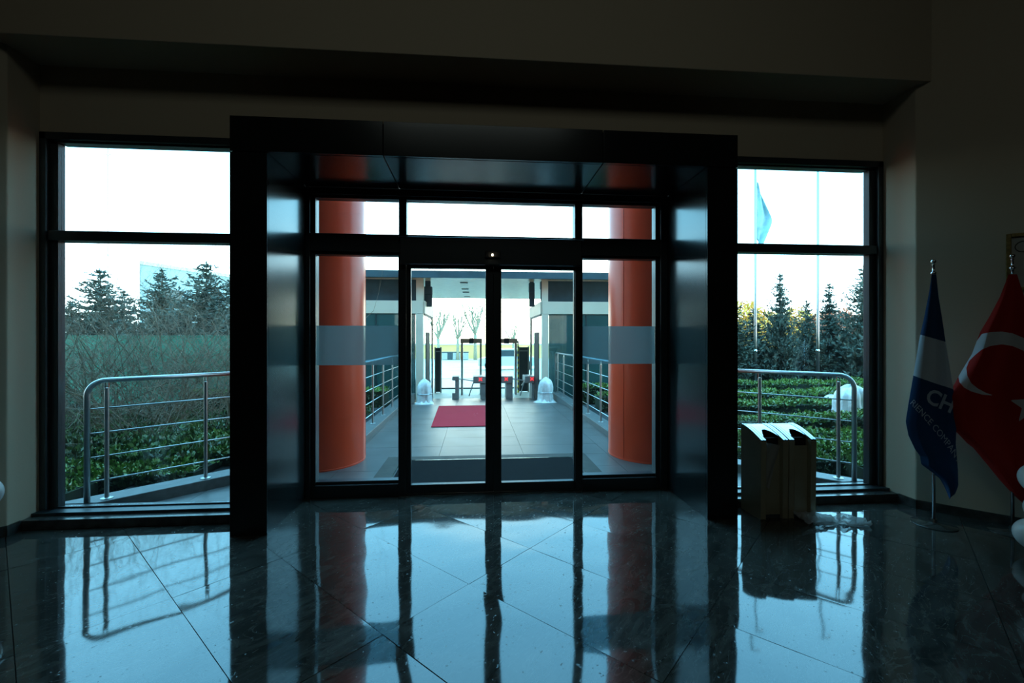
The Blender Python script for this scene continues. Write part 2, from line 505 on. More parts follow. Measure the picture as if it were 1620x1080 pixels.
# local tile axes: x along (1,1)/sqrt2 (u), y along (1,-1)/sqrt2 ... use (-1,1) for a right-handed frame
for iu in range(-9, 11):
    for iv in range(-7, 8):
        u = U0 + iu * TW; v = V0 + iv * TL      # u=(X+Y)c, v=(X-Y)c ; y local = -v
        def uvxy(uu, vv): return ((uu + vv) * c45, (uu - vv) * c45)
        cs = [uvxy(u + a * TW, v + b_ * TL) for a in (0, 1) for b_ in (0, 1)]
        cx = sum(p[0] for p in cs) / 4; cy = sum(p[1] for p in cs) / 4
        ymin = min(p[1] for p in cs); ymax = max(p[1] for p in cs)
        if ymin > 4.7 or ymax < 0.3: continue
        if abs(cx) > 7.6: continue
        if cx - cy > 9.2 or False: continue
        if cx + cy > YR + XR + 0.1 or cy - cx > YL - XL + 0.1: continue
        # origin at (u, v+TL) with local x=(1,1)/√2 and local y=(-1,1)/√2
        ox, oy = uvxy(u, v + TL)
        seed = random.randint(0, 6)
        if ymax < 4.30:
            o = pobj('tile', tiles[seed], floor, (ox, oy, 0), R(45))
        else:
            Mi = (Matrix.Translation((ox, oy, 0)) @ Matrix.Rotation(R(45), 4, 'Z')).inverted()
            R3 = Mi.to_3x3()
            P = lambda x, y: Mi @ Vector((x, y, 0))
            Dn = lambda x, y: R3 @ Vector((x, y, 0))
            A = [(P(0, 4.20), Dn(0, 1))]
            B = [(P(0, 4.20), Dn(0, -1)), (P(0, 4.745), Dn(0, 1)), (P(IX0 - .01, 0), Dn(-1, 0)), (P(IX1 + .01, 0), Dn(1, 0))]
            me = tile_mesh(seed, clips=[A, B])
            if me is None: continue
            o = pobj('tile', me, floor, (ox, oy, 0), R(45))
        o.rotation_euler.x = R(random.uniform(-.07, .07)); o.rotation_euler.y = R(random.uniform(-.07, .07))

# ================================================================== WINDOWS
def frame_obj(name, parent, boxes, m='alu', bev=0.004):
    b_ = MB()
    for q in boxes: b_.box(*q)
    return b_.build(name, M[m], parent, bevel=bev)
def big_window(name, x0, x1, postx, side, label):
    w = tag(thing(name, ((x0 + x1) / 2, YW, 0)), label, kind='structure')
    # side post with a rebated step, head, transom, bottom rail
    if side < 0:
        frame_obj('frame', w, [(x0, x0 + .055, YW - .01, 4.44, .08, 3.52)])
        frame_obj('frame', w, [(x0 + .055, x0 + .12, YW + .035, 4.44, .08, 3.46)])
    else:
        frame_obj('frame', w, [(x1 - .055, x1, YW - .01, 4.44, .08, 3.52)])
        frame_obj('frame', w, [(x1 - .12, x1 - .055, YW + .035, 4.44, .08, 3.46)])
    i0 = x0 + (.12 if side < 0 else 0); i1 = x1 - (.12 if side > 0 else 0)
    frame_obj('head_rail', w, [(x0, x1, YW - .01, 4.46, 3.455, 3.52), (i0, i1, YW + .03, 4.46, 3.44, 3.456)])
    frame_obj('transom', w, [(i0 - .06, i1 + (.06 if side > 0 else 0), YW + .005, 4.46, 2.545, 2.635)])
    frame_obj('bottom_rail', w, [(x0, x1, 4.25, 4.46, .078, .105), (i0, i1, YW + .03, 4.38, .1, .118)])
    for z0, z1 in ((.112, 2.545), (2.635, 3.445)):
        p = MB().box(i0, i1, 4.398, 4.404, z0, z1).build('pane', M['glass'], w)
    b_ = MB().box(x0, x1, 4.15, 4.34, 0.0, .08)
    b_.build('window_sill', M['stone'], w, bevel=0.004)
    # outside plinth under the glazing
    MB().box(x0, x1, 4.34, 4.47, -.2, .078).build('outer_plinth', M['kerb'], w)
    return w
big_window('window_1', XL, JX0 + .02, 0, -1, 'tall left window split by a dark transom')
big_window('window_2', JX1 - .02, XR, 0, 1, 'tall right window split by a dark transom')

# ================================================================== PORTAL (black box surround)
port = tag(thing('trim_1', (0.18, YP, 0)), 'glossy black box surround projecting around the entrance doors', kind='structure')
g = 0.004
for (x0, x1) in ((JX0, IX0), (IX1, JX1)):
    MB().box(x0, x1, YP, YP + .03, .0, 3.215).build('cladding_panel', M['clad'], port, bevel=.002)
    MB().box(x0 + .006, x1 - .006, YP + .03, 4.86, .0, 3.5).build('jamb_core', M['clad'], port)
xs = [JX0, -.793, 1.139, JX1]
for i in range(3):
    MB().box(xs[i] + (g if i else 0), xs[i + 1] - (g if i < 2 else 0), YP, YP + .03, 3.225, 3.52).build('cladding_panel', M['clad'], port, bevel=.002)
    x0 = max(xs[i], IX0); x1 = min(xs[i + 1], IX1)
    MB().box(x0 + g, x1 - g, YP + .032, YD, 3.222, 3.245).build('soffit_panel', M['clad'], port, bevel=.002)
MB().box(JX0 + .01, JX1 - .01, YP + .03, 4.86, 3.25, 3.51).build('head_core', M['rubber'], port)
for (x0, x1) in ((IX0 - .004, IX0), (IX1, IX1 + .004)):
    MB().box(x0, x1, YP + .032, YD, .0, 3.215).build('reveal_panel', M['clad'], port)

# ================================================================== DOOR SCREEN
scr = tag(thing('window_3', (0.18, YD, 0)), 'dark framed glazed screen around the sliding doors', kind='structure')
GY = 4.78
F_ = lambda n, *q: frame_obj(n, scr, list(q))
F_('frame', (IX0, -1.705, YD, 4.86, 0, 3.222), (-1.705, -1.66, YD + .035, 4.86, 0, 3.222))
F_('frame', (2.03, IX1, YD, 4.86, 0, 3.222), (1.985, 2.03, YD + .035, 4.86, 0, 3.222))
F_('head_rail', (-1.70, 2.03, YD, 4.86, 3.15, 3.222), (-1.70, 2.03, YD + .03, 4.86, 3.12, 3.151))
F_('mullion', (-.806, -.724, YD + .01, 4.86, 2.74, 3.13))
F_('mullion', (1.075, 1.158, YD + .01, 4.86, 2.74, 3.13))
F_('transom', (-1.70, 2.03, YD - .0, 4.86, 2.56, 2.745), (-1.70, 2.03, YD + .03, 4.86, 2.53, 2.561))
F_('mullion', (-.81, -.73, YD + .01, 4.86, 0, 2.54))
F_('mullion', (1.08, 1.16, YD + .01, 4.86, 0, 2.54))
for x0, x1 in ((-1.66, -.81), (1.16, 1.985)):
    F_('bottom_rail', (x0, x1, YD + .005, 4.86, 0, .13), (x0, x1, YD + .04, 4.86, .13, .160))
    MB().box(x0, x1, GY - .003, GY + .003, .16, 2.53).build('pane', M['glass'], scr)
    MB().box(x0 + .002, x1 - .002, GY - .008, GY - .0045, 1.375, 1.79).build('frosted_band', M['film'], scr)
    MB().box(x0, x1, GY - .003, GY + .003, 2.745, 3.12).build('pane', M['glass'], scr)
MB().box(-.724, 1.075, GY - .003, GY + .003, 2.745, 3.12).build('pane', M['glass'], scr)
F_('threshold', (IX0, IX1, YD + .02, 4.90, 0, .012))
MB().box(-.80, 1.15, YD - .012, YD + .0, .0, .006).build('threshold_strip', M['steel'], scr)
# sliding door operator box with its sensor
op = MB().box(-.78, 1.13, YD - .07, YD + .02, 2.43, 2.70)
op.box(-.80, 1.15, YD - .075, YD - .0, 2.695, 2.71)
op = tag(op.build('door_operator', M['alu'], bevel=.006), 'long dark automatic door operator box above the sliding doors', 'door operator')
sen = MB().box(.10, .26, YD - .10, YD - .07, 2.50, 2.57)
sen = sen.build('sensor', M['rubber'], op, bevel=.008)
MB().lathe([(.001, 0), (.009, 0), (.009, .02), (.001, .022)], .175, YD - .112, 12).build('sensor_light', M['led'], sen, smooth=True).location = (0, 0, 2.515)
def leaf(name, x0, x1, gx0, gx1, label, handle_side):
    d = tag(thing(name, ((x0 + x1) / 2, GY, 0)), label, kind='structure')
    y0, y1 = YD + .025, GY + .03
    frame_obj('stile', d, [(x0, gx0, y0, y1, .015, 2.46)])
    frame_obj('stile', d, [(gx1, x1, y0, y1, .015, 2.46)])
    frame_obj('top_rail', d, [(gx0, gx1, y0, y1, 2.40, 2.46)])
    frame_obj('bottom_rail', d, [(gx0, gx1, y0, y1, .015, .108)])
    MB().box(gx0, gx1, GY - .003, GY + .003, .108, 2.40).build('pane', M['glass'], d)
leaf('door_1', -.728, .190, -.682, .106, 'left sliding glass door leaf', 1)
leaf('door_2', .191, 1.082, .276, 1.068, 'right sliding glass door leaf', -1)

# exterior facade above, outside faces
b = MB().box(-12, XL - .03, 4.442, 4.47, -.3, 9).box(XR + .03, 12, 4.442, 4.47, -.3, 9).box(XL - .03, XR + .03, 4.442, 4.47, 3.53, 9)
b.box(JX0, JX1, 4.47, 4.87, 3.53, 3.9)
tag(b.build('trim_2', M['alu']), 'dark outer facade of the building around the glazing', kind='structure')

# ================================================================== PORCH + WALKWAY
KX0, KX1 = -1.75, 2.22
def rampz(y):
    return 0.0 if y < 11 else max(-0.42, -(y - 11) / 4.5 * 0.42)
path = tag(thing('trim_3', (.2, 8, 0)), 'grey paved porch and walkway leading away from the doors', kind='structure')
MB().box(-3.9, 4.3, 4.45, 11, -.3, -.022).build('screed', M['rubber'], path)
funnel = [(1, 0, 3.95), (-1, 0, 3.62), (0, -1, -4.46), (0, 1, 6.25), (1, 1, 2.24 + 6.25), (-1, 1, 1.75 + 6.25)]
corr = [(1, 0, KX1), (-1, 0, -KX0), (0, -1, -6.25), (0, 1, 15.5)]
for zone, y0, y1 in ((funnel + [(1, 0, JX0)], 4.45, 6.25), (funnel + [(-1, 0, -JX1)], 4.45, 6.25),
                     (funnel + [(-1, 0, -JX0), (1, 0, JX1), (0, -1, -4.905)], 4.45, 6.25), (corr, 6.25, 15.5)):
    j = 0
    y = y0
    while y < y1 - .05:
        x = -4.35 + .235
        while x < 4.3:
            poly = [(x + .002, y + .002), (x + 1.198, y + .002), (x + 1.198, y + .598), (x + .002, y + .598)]
            for (a, b_, c_) in zone:
                if poly: poly = clip(poly, a, b_, c_)
            if len(poly) > 2:
                ar = abs(sum(poly[i][0] * poly[(i + 1) % len(poly)][1] - poly[(i + 1) % len(poly)][0] * poly[i][1] for i in range(len(poly)))) / 2
                if ar > .01:
                    dz = random.uniform(-.0006, .0006)
                    MB().prism(poly, -.45 if y > 11 else -.02, lambda X, Y, dz=dz: rampz(Y) + dz).build('paver', M['paver'], path)
            x += 1.2
        y += .6
# kerbs
def kerb(name, poly, y_end=13.0, label=''):
    k = MB().prism(poly, -.5, .10)
    tag(k.build(name, M['kerb'], bevel=.01), label, kind='structure')
kerb('trim_4', [(-3.58, 4.50), (-3.98, 4.50), (-2.03, 6.45), (-2.03, 12.95), (-1.75, 12.95), (-1.75, 6.33)], label='pale granite kerb left of the walkway')
kerb('trim_5', [(3.97, 4.50), (4.32, 4.50), (2.50, 6.37), (2.50, 12.95), (2.22, 12.95), (2.22, 6.25)], label='pale granite kerb right of the walkway')

# entrance mat well
MB()
mw = tag(thing('entrance_mat', (.18, 5.4, .001)), 'dark ribbed entrance mat sunk in granite just outside the sliding doors', 'mat')
b = MB()
for i in range(48):
    y = 4.92 + i * .0237
    b.box(-.97, 1.32, y, y + .017, .002, .010)
rb = b.build('mat_ribs', M['matrib'], mw); rb['kind'] = 'stuff'
MB().box(-.985, 1.335, 4.90, 6.05, .0006, .004).build('mat_base', M['rubber'], mw)
MB().box(-1.0, -.985, 4.90, 6.06, .0006, .012).box(1.335, 1.35, 4.90, 6.06, .0006, .012).box(-1.0, 1.35, 6.05, 6.075, .0006, .014).build('metal_edge', M['chrome'], mw)
MB().box(-1.21, -1.002, 4.90, 6.28, .0006, .006).build('granite_border', M['band'], mw)
MB().box(1.352, 1.56, 4.90, 6.28, .0006, .006).build('granite_border', M['band'], mw)
MB().box(-1.0, 1.35, 6.077, 6.28, .0006, .006).build('granite_border', M['band'], mw)

# red carpet
b = MB()
pp = [(-.83, 8.36), (.30, 8.36), (.30, 10.95), (-.90, 10.95)]
b.prism(pp, .002, .014)
tag(b.build('carpet_runner', M['carpet'], bevel=.004), 'crimson carpet laid on the grey walkway beyond the doors', 'carpet')

# columns
def column(x, label):
    c = thing('round_column', (x, 6.2, 0), label, 'column', 'orange red entrance columns')
    b_ = MB().lathe([(.59, 0.0), (.59, 9.0)], x, 6.2, 96)
    o = b_.build('column_shaft', M['red'], c, auto=True)
    ba = MB().lathe([(.593, 0), (.593, .018), (.5905, .02)], x, 6.2, 96).build('column_base', M['red'], c, auto=True)
    # cladding joints: thin raised cover strips
    for k in (0.25, 1.35, 2.6, 3.7, 4.9):
        a = k
        p = Vector((x + .5905 * math.cos(a), 6.2 + .5905 * math.sin(a), 0))
        MB().tube([(p.x, p.y, .02), (p.x, p.y, 9)], .004, 6).build('joint_strip', M['red'], c)
column(-2.11, 'tall round orange red column outside, seen through the left side pane')
column(2.51, 'tall round orange red column outside, seen through the right side pane')

# ------------------------------------------------------------------ railings
def railing(name, pts, label, start_bend, posts, zoff=0.10):
    """pts: two ends (x,y); handrail + 4 bars + posts; the corner post bends into the handrail"""
    r_ = thing(name, (pts[0][0], pts[0][1], zoff), label, 'railing', 'steel railings along the porch and walkway')
    a, b2 = Vector((*pts[0], 0)), Vector((*pts[1], 0))
    d = (b2 - a).normalized()
    L = (b2 - a).length
    H = 1.25
    path_ = []
    if start_bend:
        path_ = [a + Vector((0, 0, zoff)), a + Vector((0, 0, H - .14))]
        for k in range(1, 8):
            t = k / 8 * math.pi / 2
            path_.append(a + d * (.14 - .14 * math.cos(t)) + Vector((0, 0, H - .14 + .14 * math.sin(t))))
        path_.append(a + d * .14 + Vector((0, 0, H)))
    else:
        path_ = [a + Vector((0, 0, H))]
    path_.append(b2 + Vector((0, 0, H)))
    MB().tube(path_, .024, 14).build('handrail', M['steel'], r_, smooth=True)
    for z in (.98, .745, .515, .285):
        MB().tube([a + Vector((0, 0, z)), b2 + Vector((0, 0, z))], .007, 8).build('bar', M['steel'], r_, smooth=True)
    for s_ in posts:
        p = a + d * s_
        # twin flat stanchion with a disc foot and a handrail bracket
        n = Vector((-d.y, d.x, 0)) * .0
        MB().tube([p + Vector((0, 0, zoff)), p + Vector((0, 0, H - .075))], .019, 14).build('post', M['steel'], r_, auto=True)
        for q in (-.013, .013):
            c_ = p + d * q
            MB().tube([c_ + Vector((0, 0, H - .08)), c_ + Vector((0, 0, H - .02))], .005, 6).build('bracket_pin', M['chrome'], r_)
        MB().lathe([(.05, zoff), (.05, zoff + .006), (.03, zoff + .012), (.001, zoff + .012)], p.x, p.y, 20).build('post_foot', M['steel'], r_)
    return r_
railing('railing', [(-3.68, 4.52), (-2.52, 5.68)], 'steel railing behind the left window ending at the left column', True, [.14, .96])
railing('railing', [(4.13, 4.52), (2.94, 5.71)], 'steel railing behind the right window ending at the right column', True, [.14, .92])
railing('railing', [(-1.88, 12.8), (-1.88, 6.80)], 'long steel railing on the left kerb of the walkway', True, [.35, 1.35, 2.6, 3.6, 4.5, 5.3])
railing('railing', [(2.33, 12.8), (2.33, 6.80)], 'long steel railing on the right kerb of the walkway', True, [.35, 1.2, 2.4, 3.75, 4.7, 5.4])

# ================================================================== GROUNDS
b = MB().box(-40, -1.9, 4.8, 19, -.6, -.10)
tag(b.build('ground_left', M['soil']), 'dark planting soil left of the walkway', 'ground', kind='structure')
b = MB().box(2.4, 40, 4.8, 19, -.6, -.10)
tag(b.build('ground_right', M['soil']), 'dark planting soil right of the walkway', 'ground', kind='structure')
b = MB().box(-6, 6.6, 15.5, 18.7, -.7, -.42)
tag(b.build('forecourt', M['bright']), 'pale forecourt under the canopy beyond the walkway', 'forecourt', kind='structure')
b = MB().box(-90, 90, 18.7, 23.5, -.7, -.44)
tag(b.build('road', M['asphalt']), 'wet bluish road strip beyond the turnstiles', 'road', kind='structure')
b = MB().box(-150, 150, 23.5, 200, -.7, -.43)
tag(b.build('pavement', M['bright']), 'pale paved yard beyond the road', 'pavement', kind='structure')
for yy in (27.0, 31.5, 37.0):
    pass

# ================================================================== GATEHOUSES
def gatehouse(sx, label):
    """sx=-1 left, +1 right of the walkway; inner corner at xi"""
    xi = -1.52 if sx < 0 else 1.97
    xo = xi + sx * 3.6
    gh = thing('gatehouse', ((xi + xo) / 2, 14.3, -.2), label, 'gatehouse', 'glazed gatehouses either side of the walkway')
    lo, hi = min(xi, xo), max(xi, xo)
    y0, y1 = 13.0, 15.75
    zt = 2.76
    MB().box(lo, hi, y0, y0 + .05, 2.39, zt).build('fascia', M['cream'], gh, bevel=.004)
    MB().box(min(xi, xi - sx * .05), max(xi, xi - sx * .05), y0 + .055, y1, 2.39, zt).build('fascia', M['cream'], gh, bevel=.004)
    MB().box(lo, hi, y0 + .05, y1, 2.50, 2.70).build('roof_slab', M['canopy'], gh)
    px0, px1 = (xi - .21, xi) if sx < 0 else (xi, xi + .19)
    MB().box(px0, px1, y0 + .005, y0 + .20, -.35, 2.385).build('corner_post', M['cream'], gh, bevel=.004)
    # front glass panes between slim mullions
    n = 3
    gx0, gx1 = (lo, px0) if sx < 0 else (px1, hi)
    for k in range(n):
        a = gx0 + (gx1 - gx0) * k / n; c_ = gx0 + (gx1 - gx0) * (k + 1) / n
        MB().box(a + .01, c_ - .01, y0 + .03, y0 + .042, -.1, 2.385).build('pane', M['gglass'], gh)
        if k: MB().box(a - .01, a + .01, y0 + .01, y0 + .05, -.1, 2.385).build('mullion', M['alu'], gh)
    bx0, bx1 = (lo, xi - 1.3) if sx < 0 else (xi + 1.3, hi)
    MB().box(bx0, bx1, y1 - .05, y1, -.4, 2.5).build('back_wall', M['grey'], gh)
    bx0, bx1 = (xi - 1.3, xi - .03) if sx < 0 else (xi + .03, xi + 1.3)
    MB().box(bx0, bx1, y1 - .03, y1 - .02, -.4, 2.38).build('rear_pane', M['glass'], gh)
    MB().box(min(xo, xo - sx * .05), max(xo, xo - sx * .05), y0 + .05, y1, -.4, 2.5).build('side_wall', M['grey'], gh)
    # desk inside
    MB().box(lo + .8, hi - 1.0, y0 + .5, y0 + 1.1, -.2, .75).build('desk', M['dark'], gh)
    # side opening: dark door panel and grey end post
    xf = xi - sx * .03
    w0, w1 = min(xi, xf), max(xi, xf)
    MB().box(w0, w1, 13.62, 14.62, -.30, 1.86).build('door_panel', M['rubber'], gh)
    MB().box(w0 - .01, w1 + .01, y1 - .24, y1 - .1, -.42, 2.385).build('end_post', M['grey'], gh)
    MB().box(w0, w1, 13.2, 15.5, 2.34, 2.388).build('door_head', M['dark'], gh)
    # clerestory between roof and canopy, set back
    MB().box(lo + .1, hi - .1, y0 + .35, y0 + .45, 2.70, 3.42).build('clerestory', M['canopy'], gh)
    MB().box(px0, px1 , y0 + .1, y0 + .28, 2.70, 3.42).build('roof_strut', M['cream'], gh)
gatehouse(-1, 'glazed gatehouse with cream fascia left of the walkway end')
gatehouse(1, 'glazed gatehouse with cream fascia right of the walkway end')

cn = thing('canopy_roof', (.2, 16, 3.4), 'dark edged canopy roof with pale slatted ceiling over the turnstiles', 'canopy')
MB().box(-5.6, 6.0, 12.75, 12.85, 3.40, 3.60).build('fascia', M['canopy'], cn)
MB().box(-5.6, 6.0, 19.1, 19.2, 3.40, 3.60).build('fascia', M['canopy'], cn)
MB().box(-5.6, 6.0, 12.85, 19.1, 3.50, 3.58).build('roof_deck', M['canopy'], cn)
b = MB()
for k in range(40):
    y = 12.9 + k * .155
    b.box(-5.5, 5.9, y, y + .09, 3.405, 3.43)
sl = b.build('slats', M['slat'], cn); sl['kind'] = 'stuff'
for i, (px, yy) in enumerate(((734, 447), (736, 457), (737, 462), (739, 469))):
    p = at(px, yy, 1.0); t_ = (3.40 - CAMH) / ((p.z - CAMH))
    x_, y_ = p.x * t_, t_
    MB().box(x_ - .12, x_ + .12, y_ - .05, y_ + .05, 3.385, 3.404).build('downlight', M['dark'], cn)
# hanging dark brackets (speakers / cameras) under the canopy edge
def hanger(px, top, bot, Y, wpx, label):
    a = at(px, top, Y); c_ = at(px, bot, Y)
    w = wpx * Y / 700 / 2
    h = thing('hanging_bracket', (a.x, Y, c_.z), label, 'bracket')
    MB().box(a.x - w * .6, a.x + w * .6, Y - .05, Y + .05, a.z - (a.z - c_.z) * .45, 3.41).build('drop_tube', M['canopy'], h, bevel=.01)
    MB().box(a.x - w, a.x + w, Y - .09, Y + .09, a.z - (a.z - c_.z) * .55, a.z - (a.z - c_.z) * .25).build('camera_housing', M['canopy'], h, bevel=.02)
    MB().prism([(a.x - w, Y - .06), (a.x + w, Y - .06), (a.x + w * .6, Y + .06), (a.x - w * .6, Y + .06)], c_.z, a.z - (a.z - c_.z) * .5).build('speaker_box', M['canopy'], h)
hanger(677, 443, 485, 13.6, 14, 'dark bracket hanging from the canopy beside the left gatehouse')
hanger(841, 435, 485, 13.6, 9, 'thin dark bracket hanging from the canopy left of the right gatehouse')
hanger(861, 435, 476, 13.2, 13, 'wide dark bracket hanging over the right gatehouse corner')

# ------------------------------------------------------------------ turnstiles, detectors, screens
GZ = -.42
GZ0 = GZ
GZ = -.385
def turnstile(px, label, arm=True):
    p = at(px, 600, 15.0)
    t = thing('turnstile', (p.x, 15.0, GZ), label, 'turnstile', 'tripod turnstiles at the end of the walkway')
    x = p.x
    MB().box(x + .02, x + .24, 14.75, 15.45, GZ, GZ + .66).build('pedestal', M['grey'], t, bevel=.015)
    MB().prism([(x - .22, 14.7), (x + .24, 14.7), (x + .24, 15.45), (x - .22, 15.45)], GZ + .56, GZ + .79).build('head', M['grey'], t, bevel=.02)
    if arm:
        hub = Vector((x - .20, 14.95, GZ + .62))
        MB().tube([hub, hub + Vector((-.62, 0, .10))], .018, 8).build('arm', M['steel'], t)
        MB().tube([hub, hub + Vector((-.16, -.05, -.50))], .018, 8).build('arm', M['steel'], t)
        MB().tube([hub, hub + Vector((-.05, .45, -.2))], .018, 8).build('arm', M['steel'], t)
        s_ = MB()
        for a in (R(45), R(-45)):
            xf = Matrix.Translation((x + .02, 14.69, GZ + .70)) @ Matrix.Rotation(a, 4, 'Y')
            s_.box(-.075, .075, -.006, .006, -.016, .016, xf=xf)
        s_.build('red_cross_light', M['redx'], t)['label'] = 'glowing red cross'
turnstile(759, 'grey tripod turnstile with red cross light, left of the door stiles')
turnstile(799, 'grey tripod turnstile with red cross light, just right of the door stiles')
turnstile(839, 'grey tripod turnstile with red cross light beside the right gatehouse')
p = at(721, 600, 15.0)
bt = thing('barrier_post', (p.x, 15, GZ), 'short grey barrier post with a notched middle, left of the turnstiles', 'post')
MB().box(p.x - .11, p.x + .11, 14.8, 15.3, GZ, GZ + .24).build('pedestal', M['grey'], bt, bevel=.01)
MB().box(p.x - .01, p.x + .11, 14.8, 15.3, GZ + .24, GZ + .66).build('column', M['grey'], bt)
MB().box(p.x - .11, p.x + .11, 14.75, 15.35, GZ + .66, GZ + .79).build('head', M['grey'], bt, bevel=.02)

GZ = GZ0
def detector(px0, px1, label):
    a, c_ = at(px0, 600, 16.6), at(px1, 600, 16.6)
    d = thing('metal_detector', ((a.x + c_.x) / 2, 16.6, GZ), label, 'metal detector', 'walk through metal detector arches')
    zt = 1.66
    MB().box(a.x, a.x + .07, 16.4, 16.85, GZ, zt).build('side_panel', M['grey'], d, bevel=.01)
    MB().box(c_.x - .07, c_.x, 16.4, 16.85, GZ, zt).build('side_panel', M['grey'], d, bevel=.01)
    MB().box(a.x - .02, c_.x + .02, 16.38, 16.87, zt - .17, zt).build('cross_head', M['cream'], d, bevel=.01)
    MB().box(a.x + .3, c_.x - .3, 16.36, 16.39, zt - .18, zt + .02).build('control_box', M['dark'], d)
detector(729.5, 762, 'grey walk through metal detector arch behind the left turnstile')
detector(784, 817, 'grey walk through metal detector arch behind the middle turnstiles')

def screen(px0, px1, top, label):
    a, c_ = at(px0, top, 17.2), at(px1, top, 17.2)
    s_ = thing('screen_panel', ((a.x + c_.x) / 2, 17.2, GZ), label, 'screen', 'dark screens beside the turnstile lanes')
    MB().box(a.x, c_.x, 17.2, 17.26, GZ + .03, a.z).build('panel', M['dark'], s_, bevel=.005)
    MB().box(a.x, a.x + .05, 17.17, 17.29, GZ, a.z + .03).build('post', M['grey'], s_)
    MB().box(c_.x - .05, c_.x, 17.17, 17.29, GZ, a.z + .03).build('post', M['grey'], s_)
    MB().box(a.x, c_.x, 17.15, 17.3, a.z - .16, a.z - .12).build('rail', M['grey'], s_)
screen(687.5, 698.5, 550, 'tall dark screen panel beside the left gatehouse door')
screen(819.5, 837, 549, 'tall dark screen panel beside the right gatehouse door')
p = at(817, 560, 17.0)
bb = thing('hazard_post', (p.x + .06, 17, GZ))
for k in range(10):
    MB().tube([(p.x + .06, 17.0, GZ + k * .2), (p.x + .06, 17.0, GZ + k * .2 + .1)], .03, 8).build('yellow_band', M['yb'], bb)
tag(bb, 'thin yellow and black post beside the right metal detector', 'post')
MB().tube([(p.x + .06, 17, GZ), (p.x + .06, 17, GZ + 2.0)], .026, 8).build('black_core', M['dark'], bb)
# gate track rail across the forecourt
tg = MB().box(-1.6, 2.2, 18.45, 18.5, GZ, GZ + .05)
tag(tg.build('gate_track', M['dark']), 'dark gate rail across the bright forecourt', 'rail', kind='structure')

# ------------------------------------------------------------------ wrapped plants
def wrapped(loc, h, r, label, seed, spread=1.0):
    w = thing('wrapped_shrub', loc, label, 'wrapped plant')
    b_ = MB(); seg, rows = 40, 18
    vs = []
    rng = random.Random(seed)
    ph = [rng.uniform(0, 6) for _ in range(5)]
    for i in range(rows + 1):
        t = i / rows
        tt = 1 - (1 - t) ** 1.6
        rr = max(.004, r * (1.0 - .10 * tt) * (1 - min(1, max(0, (tt - .55) / .45)) ** 3.2) ** .5)
        t = tt
        for k in range(seg):
            a = 2 * math.pi * k / seg
            f = 1 + .07 * math.sin(7 * a + ph[0] + 2 * t) + .05 * math.sin(13 * a + ph[1]) + .06 * math.sin(3 * a + ph[2] + 4 * t)
            f *= 1 + .05 * noise.noise(Vector((math.cos(a) * 3, math.sin(a) * 3, t * 7 + seed)))
            vs.append((rr * f * math.cos(a), rr * f * math.sin(a), h * t * (1 + .04 * math.sin(2 * a + ph[3]))))
    fs = [(i * seg + k, i * seg + (k + 1) % seg, (i + 1) * seg + (k + 1) % seg, (i + 1) * seg + k) for i in range(rows) for k in range(seg)]
    fs.append(tuple(range(len(vs) - seg, len(vs))))
    b_.add([(loc[0] + x, loc[1] + y, loc[2] + z) for x, y, z in vs], fs)
    b_.build('plastic_cover', M['wrap'], w, smooth=True)
    MB().tube([(loc[0] + r * 1.02 * math.cos(t), loc[1] + r * 1.02 * math.sin(t), loc[2] + h * .42) for t in [k * math.pi / 12 for k in range(25)]], .012, 6).build('tie_cord', M['steel'], w)
    if spread:
        vs = []
        for i, rr in enumerate((r * .9, r * 1.15, r * (1.25 + .25 * spread))):
            for k in range(seg):
                a = 2 * math.pi * k / seg
                f = 1 + .10 * math.sin(5 * a + ph[4]) * i / 2 + .06 * math.sin(11 * a) * i / 2
                vs.append((loc[0] + rr * f * math.cos(a), loc[1] + rr * f * math.sin(a), loc[2] + (.09, .04, .012)[i] * (1 + .5 * math.sin(9 * a + i))))
        fs = [(i * seg + k, i * seg + (k + 1) % seg, (i + 1) * seg + (k + 1) % seg, (i + 1) * seg + k) for i in range(2) for k in range(seg)]
        MB().add(vs, fs).build('cover_skirt', M['wrap'], w, smooth=True)
wrapped((-1.36, 12.0, rampz(12.0)), .66, .19, 'white plastic wrapped shrub beside the left gatehouse post', 3, .3)
wrapped((1.93, 12.1, rampz(12.1)), .68, .21, 'white plastic wrapped shrub beside the right gatehouse post', 5, .9)
p = at(1346, 650, 8.05)
wrapped((p.x, 8.05, -.12), .86, .30, 'white plastic wrapped shrub on the green hedges outside the right window', 8, .3)
p = at(1315, 660, 9.6)
wrapped((p.x, 9.6, -.10), .45, .16, 'low white plastic bundle left of the large wrapped shrub', 11, .8)

